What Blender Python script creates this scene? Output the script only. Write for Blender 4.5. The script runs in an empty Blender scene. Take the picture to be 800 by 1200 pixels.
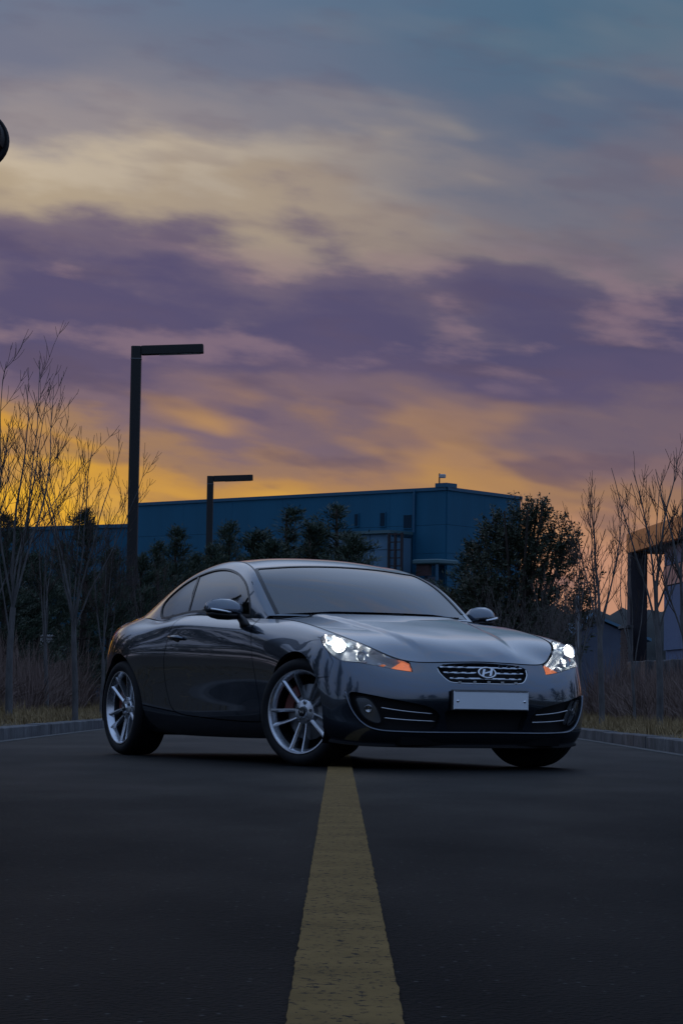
import bpy, math, random
import numpy as np
from mathutils import Vector, Matrix
from mathutils.geometry import delaunay_2d_cdt
random.seed(7); rng = np.random.default_rng(7)
SC = bpy.context.scene; COL = SC.collection
R = math.radians

# ------------------------------------------------------------------ camera
cam_d = bpy.data.cameras.new('camera'); cam = bpy.data.objects.new('camera', cam_d); COL.objects.link(cam)
cam_d.sensor_fit = 'VERTICAL'; cam_d.sensor_height = 36; cam_d.lens = 36*3089.8/1200
cam_d.clip_start = .05; cam_d.clip_end = 6000
cam.matrix_world = Matrix.Translation((0, 0, .4016)) @ Matrix.Rotation(R(90+4.0977), 4, 'X') @ Matrix.Rotation(R(.8933), 4, 'Z')
SC.camera = cam
SC.view_settings.view_transform = 'Standard'; SC.view_settings.look = 'None'
SC.view_settings.exposure = 0; SC.view_settings.gamma = 1
SC.cycles.max_bounces = 8; SC.cycles.transparent_max_bounces = 16
SC.cycles.use_denoising = True

# ------------------------------------------------------------------ sky: Nishita dusk sky behind layered cloud
def lin(c):
    return tuple(((v/255)/12.92 if v/255 <= .04045 else ((v/255+.055)/1.055)**2.4) for v in c)+(1,)
W = bpy.data.worlds.new("World"); SC.world = W; W.use_nodes = True
nt = W.node_tree; nt.nodes.clear()
class NB:
    """small node-building helper"""
    def __init__(s, t): s.t = t
    def n(s, typ, ins=None, **kw):
        x = s.t.nodes.new(typ)
        for k, v in kw.items(): setattr(x, k, v)
        for k, v in (ins or {}).items(): s.set(x.inputs[k], v)
        return x
    def set(s, sock, v):
        if isinstance(v, bpy.types.NodeSocket): s.t.links.new(v, sock)
        elif isinstance(v, bpy.types.Node): s.t.links.new(v.outputs[0], sock)
        else: sock.default_value = v
    def m(s, op, a, b=0.0, c=0.0, clamp=False):
        return s.n('ShaderNodeMath', {0: a, 1: b, 2: c}, operation=op, use_clamp=clamp).outputs[0]
    def mix(s, f, a, b, typ='MIX'):
        x = s.n('ShaderNodeMix', data_type='RGBA', blend_type=typ)
        s.set(x.inputs[0], f); s.set(x.inputs[6], a); s.set(x.inputs[7], b); return x.outputs[2]
    def ramp(s, f, stops, interp='EASE'):
        x = s.n('ShaderNodeValToRGB', {0: f}); cr = x.color_ramp; cr.interpolation = interp
        while len(cr.elements) < len(stops): cr.elements.new(.5)
        for e, (p, c) in zip(cr.elements, stops): e.position = p; e.color = c
        return x.outputs[0]
    def rng(s, v, a, b, c=0, d=1, smooth=False):
        return s.n('ShaderNodeMapRange', {0: v, 1: a, 2: b, 3: c, 4: d}, interpolation_type='SMOOTHSTEP' if smooth else 'LINEAR').outputs[0]
b = NB(nt)
SUN_EL, SUN_AZ = R(3.0), R(-32)        # low sun, beyond the left edge of the frame, behind the car
gen = b.n('ShaderNodeTexCoord').outputs['Generated']
sep = b.n('ShaderNodeSeparateXYZ', {0: gen})
dx, dy, dz = sep.outputs
el = b.m('MULTIPLY', b.m('ARCSINE', dz), 180/math.pi)
def cloud_noise(sx, sz, detail, rough, off=0, shear=0.0):
    v = b.n('ShaderNodeCombineXYZ', {0: b.m('MULTIPLY_ADD', dx, sx, off), 1: b.m('MULTIPLY', dy, sx), 2: b.m('MULTIPLY', b.m('MULTIPLY_ADD', dx, shear, dz), sz)})
    return b.n('ShaderNodeTexNoise', {'Vector': v, 'Scale': 1.0, 'Detail': detail, 'Roughness': rough}).outputs[0]
n1 = cloud_noise(7, 19, 2, .5, 3.1, .22)
n2 = cloud_noise(20, 66, 5, .5, 9.7, .10)
n3 = cloud_noise(10, 26, 3, .5, 1.7, .30)
warp = b.m('ADD', b.m('MULTIPLY', b.m('SUBTRACT', n1, .5), 6.0), b.m('MULTIPLY', b.m('SUBTRACT', n2, .5), 3.2))
warp = b.m('MULTIPLY', b.m('MULTIPLY', warp, b.rng(el, 0, 7, .45, 1)), b.rng(el, 10.5, 14.5, 1, .40, True))
t = b.m('DIVIDE', b.m('ADD', el, warp), 20.0, clamp=True)
LEFT = [(0, (190,120,66)), (2.4, (212,146,62)), (3.9, (234,176,52)), (4.8, (208,152,62)), (5.5, (164,126,94)), (6.2, (126,104,116)), (7.1, (94,83,112)), (8.3, (86,79,113)), (9.3, (112,99,119)), (10.5, (180,162,138)), (11.4, (196,180,158)), (12.5, (150,141,144)), (13.9, (114,118,138)), (15.5, (104,118,142)), (20, (118,134,160))]
RIGHT = [(0, (200,144,120)), (2.4, (194,142,116)), (3.4, (172,128,98)), (4.3, (152,116,96)), (5.2, (128,103,108)), (6.1, (112,96,111)), (7.2, (90,81,112)), (8.6, (82,77,110)), (9.5, (92,85,112)), (10.4, (118,109,121)), (11.4, (106,107,125)), (12.8, (86,102,127)), (14.5, (72,104,130)), (20, (104,126,154))]
cl = b.ramp(t, [(e/20, lin(c)) for e, c in LEFT]); cr_ = b.ramp(t, [(e/20, lin(c)) for e, c in RIGHT])
side = b.rng(b.m('MULTIPLY_ADD', b.m('SUBTRACT', n3, .5), .12, dx), -.13, .11, 0, 1, True)
clouds = b.mix(side, cl, cr_)
# pale veils of cloud higher up
veil = b.m('MULTIPLY', b.rng(n3, .42, .78, 0, .14, True), b.rng(el, 9, 14, 0, 1, True))
clouds = b.mix(veil, clouds, lin((152,146,146)))
n5 = cloud_noise(26, 95, 3, .5, 4.4, .10); n6 = cloud_noise(11, 40, 3, .5, 7.9, .16)
clouds = b.mix(b.m('MULTIPLY', b.rng(n5, .48, .70, 0, .50, True), b.rng(el, 5, 10.5, 1, .35, True)), clouds, lin((92,78,100)))
clouds = b.mix(b.m('MULTIPLY', b.rng(n6, .28, .46, .35, 0, True), b.m('MULTIPLY', b.rng(el, 9, 11, 0, 1, True), b.rng(el, 12, 14, 1, .15, True))), clouds, lin((186,168,146)))
lilac = b.m('MULTIPLY', b.rng(n2, .50, .68, 0, .55, True), b.m('MULTIPLY', b.rng(el, 6.2, 7.4, 0, 1, True), b.rng(el, 9.0, 10.4, 1, 0, True)))
clouds = b.mix(lilac, clouds, lin((148,122,132)))
gold = b.m('MULTIPLY', b.m('MULTIPLY', b.rng(n6, .50, .66, 0, .7, True), b.m('MULTIPLY_ADD', side, -.62, 1.0)), b.m('MULTIPLY', b.rng(el, 3, 4.5, .3, 1, True), b.rng(el, 5.4, 7.8, 1, 0, True)))
clouds = b.mix(gold, clouds, lin((212,158,76)))
n4 = cloud_noise(5.0, 12, 4, .55, 5.3, .5)
open_sky = b.mix(b.rng(n4, .53, .67, 0, .62, True), lin((160,188,230)), lin((208,200,206)))
clouds = b.mix(b.rng(el, 15.2, 27, 0, 1, True), clouds, open_sky)     # the paler open sky overhead
# away from the sunset the low sky turns to blue dusk
away = b.rng(dy, .985, .55, 0, 1, True)
dusk = b.mix(b.rng(n3, .42, .62, 0, .45, True), b.ramp(b.m('DIVIDE', el, 60.0, clamp=True), [(0, lin((106,128,160))), (.15, lin((122,140,178))), (.45, lin((126,156,206))), (1, lin((120,152,204)))]), lin((146,156,174)))
clouds = b.mix(b.m('MULTIPLY', away, b.rng(el, 70, 30, .3, 1)), clouds, dusk)
# the high sky is brighter above the sunset
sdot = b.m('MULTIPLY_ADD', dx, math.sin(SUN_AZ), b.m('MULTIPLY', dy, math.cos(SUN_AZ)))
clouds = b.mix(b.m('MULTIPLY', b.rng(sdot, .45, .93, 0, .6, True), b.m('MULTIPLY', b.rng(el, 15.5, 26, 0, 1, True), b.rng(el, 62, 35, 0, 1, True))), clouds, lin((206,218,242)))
nish = b.n('ShaderNodeTexSky', sky_type='NISHITA', sun_disc=False, sun_elevation=SUN_EL, sun_rotation=SUN_AZ)
bg0 = b.n('ShaderNodeBackground', {0: nish.outputs[0], 1: .05})
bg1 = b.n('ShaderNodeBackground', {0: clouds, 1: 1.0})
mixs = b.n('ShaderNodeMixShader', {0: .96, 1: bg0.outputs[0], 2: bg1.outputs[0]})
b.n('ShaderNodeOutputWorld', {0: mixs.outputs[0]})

# ------------------------------------------------------------------ sun (last low light through the cloud)
sd = bpy.data.lights.new('sun', 'SUN'); so = bpy.data.objects.new('sun', sd); COL.objects.link(so)
sd.energy = .12; sd.angle = R(3); sd.color = (1, .55, .26)
sv = Vector((math.sin(SUN_AZ)*math.cos(SUN_EL), math.cos(SUN_AZ)*math.cos(SUN_EL), math.sin(SUN_EL)))
so.rotation_euler = sv.to_track_quat('Z', 'Y').to_euler()

# ------------------------------------------------------------------ materials
def mat(name, col, rough=.6, metal=0.0, coat=0.0, var=0.0, scale=8.0, bump=0.0, bscale=None, spec=.5, emit=None, estr=0.0, col2=None, stretch=(1,1,1), coatr=.04):
    M = bpy.data.materials.new(name); M.use_nodes = True; q = NB(M.node_tree); M.node_tree.nodes.clear()
    p = q.n('ShaderNodeBsdfPrincipled', {'Base Color': tuple(col)+(1,), 'Roughness': rough, 'Metallic': metal, 'Coat Weight': coat, 'Coat Roughness': coatr, 'Specular IOR Level': spec})
    if emit: p.inputs['Emission Color'].default_value = tuple(emit)+(1,); p.inputs['Emission Strength'].default_value = estr
    if var or bump or col2:
        tc = q.n('ShaderNodeTexCoord').outputs['Object']
        mp = q.n('ShaderNodeMapping', {0: tc, 3: stretch})
        nz = q.n('ShaderNodeTexNoise', {'Vector': mp, 'Scale': scale, 'Detail': 5, 'Roughness': .6}).outputs[0]
        f = q.rng(nz, .3, .7)
        c2 = col2 or tuple(min(1, c*(1+var)) for c in col); c1 = col if col2 else tuple(c*(1-var) for c in col)
        q.set(p.inputs['Base Color'], q.mix(f, tuple(c1)+(1,), tuple(c2)+(1,)))
        if bump:
            nb = q.n('ShaderNodeTexNoise', {'Vector': mp, 'Scale': bscale or scale*4, 'Detail': 4}).outputs[0]
            q.set(p.inputs['Normal'], q.n('ShaderNodeBump', {'Strength': bump, 'Distance': .02, 'Height': nb}))
    q.n('ShaderNodeOutputMaterial', {0: p.outputs[0]})
    return M
def glass(name, tint, gloss_rough=.0, ior=1.5, extra=0.0):
    M = bpy.data.materials.new(name); M.use_nodes = True; q = NB(M.node_tree); M.node_tree.nodes.clear()
    fr = q.n('ShaderNodeFresnel', {0: ior}).outputs[0]
    f = q.m('ADD', fr, extra, clamp=True)
    tr = q.n('ShaderNodeBsdfTransparent', {0: tuple(tint)+(1,)}); gl = q.n('ShaderNodeBsdfGlossy', {0: (1,1,1,1), 1: gloss_rough})
    q.n('ShaderNodeOutputMaterial', {0: q.n('ShaderNodeMixShader', {0: f, 1: tr.outputs[0], 2: gl.outputs[0]}).outputs[0]})
    return M
M_ = dict(
 paint=mat('grey_metallic_paint', (.068,.090,.120), .18, .88, 1.0, coatr=.012),
 shell=mat('dark_underbody', (.006,.006,.007), .9, spec=.1),
 black=mat('satin_black_trim', (.010,.010,.011), .35),
 matte=mat('matte_black_plastic', (.012,.012,.013), .7, spec=.25),
 chrome=mat('chrome', (.62,.64,.66), .16, 1.0),
 rim=mat('silver_alloy', (.68,.71,.75), .26, .9, .4),
 rimshade=mat('shaded_alloy_barrel', (.07,.075,.085), .4, .9),  # shade in the gaps behind the spokes, put into a dark colour
 steel=mat('brake_steel', (.22,.22,.22), .4, .9),
 red=mat('red_caliper', (.11,.020,.012), .4),
 rubber=mat('tyre_rubber', (.011,.011,.012), .75, var=.25, scale=30, spec=.3),
 wind=glass('windscreen_glass', (.16,.18,.19), 0, 1.52, .085),
 tint=glass('tinted_side_glass', (.14,.15,.16), 0, 1.52, .085),
 lens=glass('clear_lamp_lens', (.90,.92,.93), 0, 1.45, .02),
 chromeh=mat('lamp_reflector', (.72,.74,.76), .18, .95),
 house=mat('lamp_housing', (.30,.32,.34), .35, .6),
 lampon=mat('lit_headlamp_bulb', (1,1,1), .3, emit=(1,.97,.90), estr=60),
 facetglow=mat('lit_reflector_glow', (.8,.82,.85), .25, .3, emit=(.85,.95,1), estr=1.0),  # emission put into a reflector facet for bulb light falling on it
 amber=mat('amber_indicator_lens', (.85,.18,.02), .22, 0, 1, emit=(1,.26,.05), estr=.45, var=.3, scale=60),
 tail=mat('red_tail_lamp', (.30,.012,.012), .15, 0, 1),
 plate=mat('number_plate_white', (.74,.80,.84), .45, var=.03),
 cloth=mat('dark_seat_cloth', (.03,.028,.027), .9),
 asphalt=None)
M_['paint'].node_tree.nodes['Principled BSDF'].inputs['Coat IOR'].default_value = 1.8      # deep gloss clear coat (coat_ior)
# ------------------------------------------------------------------ object and mesh helpers
def tag(o, label=None, cat=None, group=None, kind=None):
    for k, v in (('label', label), ('category', cat), ('group', group), ('kind', kind)):
        if v: o[k] = v
    return o
def obj(name, me, material=None, parent=None):
    o = bpy.data.objects.new(name, me); COL.objects.link(o)
    if material is not None and me is not None:
        me.materials.clear()
        for m in (material if isinstance(material, (list, tuple)) else [material]): me.materials.append(m)
    if parent: o.parent = parent
    return o
def empty(name, loc=(0,0,0), rz=0.0, parent=None):
    o = bpy.data.objects.new(name, None); COL.objects.link(o); o.location = loc; o.rotation_euler = (0,0,rz)
    o.empty_display_size = .1
    if parent: o.parent = parent
    return o
def copy_tree(o, parent=None):
    c = o.copy(); COL.objects.link(c)
    if parent: c.parent = parent
    for ch in list(o.children): copy_tree(ch, c)
    return c
class MB:
    """collects vertices and faces"""
    def __init__(s): s.v = []; s.f = []; s.n = 0; s.mi = []
    def add(s, V, F, mi=0):
        V = [tuple(map(float, p)) for p in V]; k = s.n
        s.v += V; s.f += [tuple(int(i)+k for i in f) for f in F]; s.mi += [mi]*len(F); s.n += len(V); return s
    def box(s, c, d, rz=0.0, bev=0.0, mi=0, M=None):
        x, y, z = [q/2 for q in d]
        if bev:
            V = []; F = []
            bv = min(bev, x*.9, y*.9, z*.9)
            for zz, ins in ((-z, bv), (-z+bv, 0), (z-bv, 0), (z, bv)):
                X, Y = x-ins, y-ins
                V += [(-X+bv,-Y,zz),(X-bv,-Y,zz),(X,-Y+bv,zz),(X,Y-bv,zz),(X-bv,Y,zz),(-X+bv,Y,zz),(-X,Y-bv,zz),(-X,-Y+bv,zz)]
            for l in range(3):
                for i in range(8): F.append((l*8+i, l*8+(i+1)%8, l*8+8+(i+1)%8, l*8+8+i))
            F += [tuple(range(7,-1,-1)), tuple(range(24,32))]
        else:
            V = [(-x,-y,-z),(x,-y,-z),(x,y,-z),(-x,y,-z),(-x,-y,z),(x,-y,z),(x,y,z),(-x,y,z)]
            F = [(3,2,1,0),(4,5,6,7),(0,1,5,4),(1,2,6,5),(2,3,7,6),(3,0,4,7)]
        cs, sn = math.cos(rz), math.sin(rz)
        V = [(c[0]+a*cs-b_*sn, c[1]+a*sn+b_*cs, c[2]+h) for a, b_, h in V]
        if M is not None: V = [tuple(M @ Vector(p)) for p in V]
        return s.add(V, F, mi)
    def tube(s, P, rad, n=6, cap=True, mi=0):
        P = np.asarray(P, float); m = len(P); rad = np.broadcast_to(np.asarray(rad, float), (m,))
        T = np.gradient(P, axis=0); T /= np.linalg.norm(T, axis=1)[:, None]+1e-12
        ref = np.array([0,0,1.]) if abs(T[0][2]) < .9 else np.array([1.,0,0])
        V = []; a = np.cross(T[0], ref); a /= np.linalg.norm(a)
        ang = np.arange(n)*2*np.pi/n
        for i in range(m):
            a = a-T[i]*np.dot(a, T[i]); a /= np.linalg.norm(a)+1e-12; bb = np.cross(T[i], a)
            V += list(P[i]+rad[i]*(np.cos(ang)[:, None]*a+np.sin(ang)[:, None]*bb))
        F = [(i*n+j, i*n+(j+1)%n, (i+1)*n+(j+1)%n, (i+1)*n+j) for i in range(m-1) for j in range(n)]
        if cap: F += [tuple(range(n-1,-1,-1)), tuple((m-1)*n+j for j in range(n))]
        return s.add(V, F, mi)
    def lathe(s, prof, n=48, axis='y', c=(0,0,0), mi=0, closed=False):
        """prof: list of (radius, height along axis)"""
        V = []
        for r, h in prof:
            for j in range(n):
                a = 2*math.pi*j/n; p, q = r*math.cos(a), r*math.sin(a)
                V.append((c[0]+p, c[1]+h, c[2]+q) if axis == 'y' else (c[0]+p, c[1]+q, c[2]+h) if axis == 'z' else (c[0]+h, c[1]+p, c[2]+q))
        L = len(prof); rngs = L if closed else L-1
        F = [(i*n+j, ((i+1) % L)*n+j, ((i+1) % L)*n+(j+1)%n, i*n+(j+1)%n) for i in range(rngs) for j in range(n)]
        return s.add(V, F, mi)
    def loft(s, rings, closed=True, cap=True, mi=0):
        n = len(rings[0]); V = [p for r in rings for p in r]
        F = []
        for i in range(len(rings)-1):
            for j in range(n if closed else n-1): F.append((i*n+j, i*n+(j+1)%n, (i+1)*n+(j+1)%n, (i+1)*n+j))
        if cap: F += [tuple(range(n-1,-1,-1)), tuple((len(rings)-1)*n+j for j in range(n))]
        return s.add(V, F, mi)
    def mesh(s, name, smooth=False, angle=None, fix=True):
        me = bpy.data.meshes.new(name); me.from_pydata(s.v, [], s.f); me.update()
        if s.f and max(s.mi) > 0: me.polygons.foreach_set('material_index', s.mi)
        if fix and len(s.f) < 60000:
            import bmesh
            bm = bmesh.new(); bm.from_mesh(me); bmesh.ops.recalc_face_normals(bm, faces=bm.faces); bm.to_mesh(me); bm.free()
        if smooth: me.polygons.foreach_set('use_smooth', [True]*len(me.polygons))
        if angle:
            try: me.set_sharp_from_angle(angle=R(angle))
            except Exception: pass
        return me
    def build(s, name, material, parent=None, smooth=False, angle=None, fix=True):
        return obj(name, s.mesh(name, smooth, angle, fix), material, parent)
def np_mesh(name, V, F):
    """fast mesh from numpy arrays; F is (n, 3) or (n, 4)"""
    me = bpy.data.meshes.new(name); V = np.asarray(V, np.float32); F = np.asarray(F, np.int32); k = F.shape[1]
    me.vertices.add(len(V)); me.vertices.foreach_set('co', V.ravel())
    me.loops.add(F.size); me.loops.foreach_set('vertex_index', F.ravel())
    me.polygons.add(len(F)); me.polygons.foreach_set('loop_start', np.arange(0, F.size, k, dtype=np.int32))
    me.polygons.foreach_set('loop_total', np.full(len(F), k, np.int32)); me.update(calc_edges=True); me.validate()
    return me
# ------------------------------------------------------------------ ground, road, kerbs
def rough_ground():
    M = bpy.data.materials.new('asphalt'); M.use_nodes = True; q = NB(M.node_tree); M.node_tree.nodes.clear()
    tc = q.n('ShaderNodeTexCoord').outputs['Object']
    a = q.n('ShaderNodeTexNoise', {'Vector': tc, 'Scale': 75.0, 'Detail': 5, 'Roughness': .78}).outputs[0]
    c = q.n('ShaderNodeTexNoise', {'Vector': q.n('ShaderNodeMapping', {0: tc, 3: (1.0, .35, 1)}), 'Scale': 1.1, 'Detail': 5}).outputs[0]
    vo = q.n('ShaderNodeTexVoronoi', {'Vector': tc, 'Scale': 95.0}).outputs['Distance']
    base = q.mix(q.rng(a, .35, .68), (.0010,.0010,.0012,1), (.0072,.0069,.0068,1))
    base = q.mix(q.m('MULTIPLY', q.rng(c, .42, .62), .45), base, (.0022,.0022,.0025,1))
    wv = q.mix(.10, tc, q.n('ShaderNodeTexNoise', {'Vector': tc, 'Scale': 3.0, 'Detail': 4}).outputs['Color'], 'ADD')
    ck = q.n('ShaderNodeTexVoronoi', {'Vector': wv, 'Scale': .55}, feature='DISTANCE_TO_EDGE').outputs['Distance']
    sel = q.rng(q.n('ShaderNodeTexNoise', {'Vector': tc, 'Scale': .5}).outputs[0], .46, .54)
    base = q.mix(q.m('MULTIPLY', q.rng(ck, .003, .011, .8, 0), sel), base, (.004,.004,.004,1))
    grit = q.n('ShaderNodeTexVoronoi', {'Vector': tc, 'Scale': 42.0}); base = q.mix(q.m('MULTIPLY', q.rng(grit.outputs['Distance'], .10, .2, 1, 0), q.m('GREATER_THAN', q.n('ShaderNodeSeparateColor', {0: grit.outputs['Color']}).outputs[0], .80)), base, (.095,.094,.095,1))
    p = q.n('ShaderNodeBsdfPrincipled', {'Base Color': base, 'Roughness': q.rng(c, .3, .7, .52, .70), 'Specular IOR Level': .028})
    h = q.m('ADD', q.m('MULTIPLY', vo, 1.4), a)
    q.set(p.inputs['Normal'], q.n('ShaderNodeBump', {'Strength': .55, 'Distance': .006, 'Height': h}))
    geo = q.n('ShaderNodeNewGeometry'); dot = q.n('ShaderNodeVectorMath', {0: geo.outputs['Normal'], 1: geo.outputs['Incoming']}, operation='DOT_PRODUCT').outputs['Value']
    graze = q.m('MULTIPLY', q.m('POWER', q.m('SUBTRACT', 1.0, dot, clamp=True), 60.0), .13)      # sheen put in at very flat view angles to lighten the far road
    gl = q.n('ShaderNodeBsdfGlossy', {0: (1,1,1,1), 1: .42})
    q.n('ShaderNodeOutputMaterial', {0: q.n('ShaderNodeMixShader', {0: graze, 1: p.outputs[0], 2: gl.outputs[0]}).outputs[0]}); return M
def worn_paint(name, col, thr):
    M = bpy.data.materials.new(name); M.use_nodes = True; q = NB(M.node_tree); M.node_tree.nodes.clear()
    tc = q.n('ShaderNodeTexCoord').outputs['Object']
    a = q.n('ShaderNodeTexNoise', {'Vector': q.n('ShaderNodeMapping', {0: tc, 3: (1, .6, 1)}), 'Scale': 70.0, 'Detail': 6, 'Roughness': .75}).outputs[0]
    c = q.n('ShaderNodeTexNoise', {'Vector': tc, 'Scale': 5.0, 'Detail': 4}).outputs[0]
    base = q.mix(q.rng(c, .3, .7), tuple(x*.78 for x in col)+(1,), tuple(x*1.12 for x in col)+(1,))
    base = q.mix(q.rng(a, thr, thr+.07), base, (.016,.016,.018,1))
    p = q.n('ShaderNodeBsdfPrincipled', {'Base Color': base, 'Roughness': .9, 'Specular IOR Level': .06})
    q.set(p.inputs['Normal'], q.n('ShaderNodeBump', {'Strength': .5, 'Distance': .006, 'Height': a}))
    q.n('ShaderNodeOutputMaterial', {0: p.outputs[0]}); return M
M_['asphalt'] = rough_ground()
M_['yellow'] = worn_paint('worn_yellow_line', (.190,.124,.048), .55)
M_['white'] = worn_paint('worn_white_line', (.17,.17,.165), .52)
M_['kerb'] = mat('kerb_concrete', (.125,.127,.133), .85, var=.3, scale=6, bump=.3)
kt = M_['kerb'].node_tree; kq = NB(kt); kp = kt.nodes['Principled BSDF']; src = kp.inputs['Base Color'].links[0].from_socket
rnd = kq.n('ShaderNodeObjectInfo').outputs['Random']; stain = kq.rng(kq.n('ShaderNodeTexNoise', {'Vector': kq.n('ShaderNodeNewGeometry').outputs['Position'], 'Scale': 2.3, 'Detail': 6, 'Roughness': .7}).outputs[0], .42, .62, .55, 1.1)
kq.set(kp.inputs['Base Color'], kq.mix(1.0, src, kq.n('ShaderNodeCombineColor', {0: kq.m('MULTIPLY', stain, kq.rng(rnd, 0, 1, .8, 1.15)), 1: kq.m('MULTIPLY', stain, kq.rng(rnd, 0, 1, .8, 1.14)), 2: kq.m('MULTIPLY', stain, kq.rng(rnd, 0, 1, .82, 1.12))}).outputs[0], 'MULTIPLY'))
M_['soil'] = mat('dry_verge_soil', (.050,.038,.026), .95, var=.4, scale=2.5, bump=.6, col2=(.075,.058,.034))
KL, KR = -3.03, 2.90                                   # kerb faces
tag(MB().add([(-2500,-400,-.06),(2500,-400,-.06),(2500,4000,-.06),(-2500,4000,-.06)], [(0,1,2,3)]).build('ground', M_['soil']), kind='structure')
tag(MB().add([(KL,-60,0),(KR,-60,0),(KR,95.8,0),(80,95.8,0),(80,103,0),(-80,103,0),(-80,95.8,0),(KL,95.8,0)], [tuple(range(8))]).build('road', M_['asphalt']), kind='structure')
# yellow centre line with slightly ragged edges
ys = np.concatenate([np.arange(-40, 1, 2.), np.arange(1, 14, .04), np.arange(14, 95, 1.)]); e1 = rng.normal(0, .0012, len(ys)); e2 = rng.normal(0, .0012, len(ys))
m = MB().loft([[(.0147-.074+a, y, .004), (.0147+.074+c, y, .004)] for y, a, c in zip(ys, e1, e2)], closed=False, cap=False)
tag(m.build('centre_line', M_['yellow']), kind='structure')
for x, w_ in ((KL+.085, .11), (KR-.085, .11)):
    tag(MB().add([(x-w_/2,-40,.004),(x+w_/2,-40,.004),(x+w_/2,95,.004),(x-w_/2,95,.004)], [(0,1,2,3)]).build('edge_line', M_['white']), kind='structure')
kst = MB().box((0,0,.02), (.16,.996,.19), bev=.009).mesh('kerb_stone')
for x, nm in ((KL-.08, 'kerb'), (KR+.08, 'kerb')):
    root = empty(nm, (x, 0, 0)); tag(root, kind='structure')
    for y in range(12, 66):
        k = obj('kerb_stone', kst, M_['kerb'], root); k.location = (rng.normal(0,.003), y+.5, rng.normal(0,.003)); k.rotation_euler = (0, 0, rng.normal(0,.003))
    tag(MB().box((0,-14,.02), (.16,51.9,.19), bev=.018).build('kerb_run', M_['kerb'], root), kind='stuff')
    tag(MB().box((0,80.75,.02), (.16,29.4,.19), bev=.018).build('kerb_run', M_['kerb'], root), kind='stuff')
# verges rising gently from the kerb
def verge_h(d): return .112+.03*min(d, 1)+.22*sstep_(1.0, 5.0, d)
def sstep_(a, c, x): t = min(1, max(0, (x-a)/(c-a))); return t*t*(3-2*t)
for sg, x0 in ((-1, KL-.16), (1, KR+.16)):
    ds = [0,.3,.6,1,1.6,2.4,3.5,5,8,14,30,80]; yy_ = np.concatenate([np.arange(-40,10,5.), np.arange(10,70,1.), np.arange(70,96,5.)])
    V = []; 
    for y in yy_:
        for d in ds: V.append((x0+sg*d, y, verge_h(d)+(rng.normal(0,.02) if d > .3 else -.01)))
    n = len(ds); F = [(i*n+j, i*n+j+1, (i+1)*n+j+1, (i+1)*n+j) for i in range(len(yy_)-1) for j in range(n-1)]
    tag(MB().add(V, F).build('verge', M_['soil'], None, True), kind='structure')

tag(MB().box((0,103.09,.02), (160,.16,.19), bev=.018).build('kerb', M_['kerb']), kind='structure')
tag(MB().add([(-160,103.17,.10),(160,103.17,.10),(160,240,.10),(-160,240,.10)], [(0,1,2,3)]).build('verge', M_['soil']), kind='structure')
# ------------------------------------------------------------------ buildings
M_['bluewall'] = mat('blue_metal_cladding', (.006,.096,.172), .85, .0, var=.12, scale=.6, stretch=(1,1,.2))
M_['blueband'] = mat('lighter_blue_cladding', (.018,.118,.195), .8, var=.12, scale=.5)  # slightly lighter blue for the lower front sheets
M_['bluetrim'] = mat('dark_blue_trim', (.002,.075,.14), .5)
M_['annex'] = mat('pale_blue_cladding', (.075,.170,.255), .7, var=.12, scale=.7)
M_['darkglass'] = mat('dark_window_glass', (.002,.022,.042), .5, spec=.15)
M_['rust'] = mat('red_brown_steel', (.016,.012,.015), .7, var=.3)
M_['teal'] = mat('pale_teal_canopy', (.05,.12,.14), .5)
M_['darkred'] = mat('dark_red_panel', (.035,.012,.014), .6)
M_['greywall'] = mat('grey_render', (.075,.092,.13), .8, var=.15, scale=1.2)
M_['orange'] = mat('orange_fascia_cladding', (.80,.265,.060), .6, var=.08, scale=.8)
M_['column'] = mat('charcoal_column', (.040,.036,.045), .7, var=.1)
M_['panelgrey'] = mat('blue_grey_wall_panel', (.09,.14,.25), .6, var=.1)
M_['sunsetband'] = mat('sunset_reflection_band', (.72,.34,.25), .5, var=.06)  # sunset mirrored in the window band, put into the panel colour
M_['pinkglass'] = glass('sunset_window_glass', (.08,.07,.07), .02, 1.5, .55)
M_['brick'] = mat('brown_brick', (.062,.040,.036), .85, var=.3, scale=9)
M_['mortar'] = mat('mortar', (.11,.11,.115), .9)
M_['whitemetal'] = mat('off_white_metal', (.40,.40,.40), .5, var=.1)
M_['pole'] = mat('dark_bronze_pole', (.007,.0065,.0065), .6, 0)
M_['post'] = mat('galvanised_post', (.22,.23,.24), .5, .5)
def wall_frame(A, B):
    """matrix: local x along the wall from A to B, local y into the building, z up"""
    A = Vector((A[0], A[1], 0)); B = Vector((B[0], B[1], 0)); x = (B-A).normalized(); y = Vector((-x.y, x.x, 0))
    if y.y < 0: y = -y
    return Matrix(((x.x,y.x,0,A.x),(x.y,y.y,0,A.y),(0,0,1,0),(0,0,0,1))), (B-A).length
def wbox(root, name, Mx, x0, x1, z0, z1, y0, y1, material, parent=None, bev=0):
    m = MB().box(((x0+x1)/2, (y0+y1)/2, (z0+z1)/2), (x1-x0, y1-y0, z1-z0), bev=bev)
    xf0(m, Mx); return m.build(name, material, parent or root)
def xf0(m, M): m.v = [tuple(M @ Vector(p)) for p in m.v]; return m
hall = empty('factory_hall'); tag(hall, 'large blue metal-clad factory hall with a low roofline behind the car', 'building')
A_, B_, C_ = (-10.33, 133.0), (4.78, 120.0), (8.45, 124.9)
MA, LA = wall_frame(A_, B_); MC, LC = wall_frame(B_, C_)
H0 = 10.12
core = MB(); V = [(A_[0],A_[1]),(B_[0],B_[1]),(C_[0],C_[1]),(C_[0]-14,C_[1]+18),(A_[0]-2,A_[1]+16)]
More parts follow.
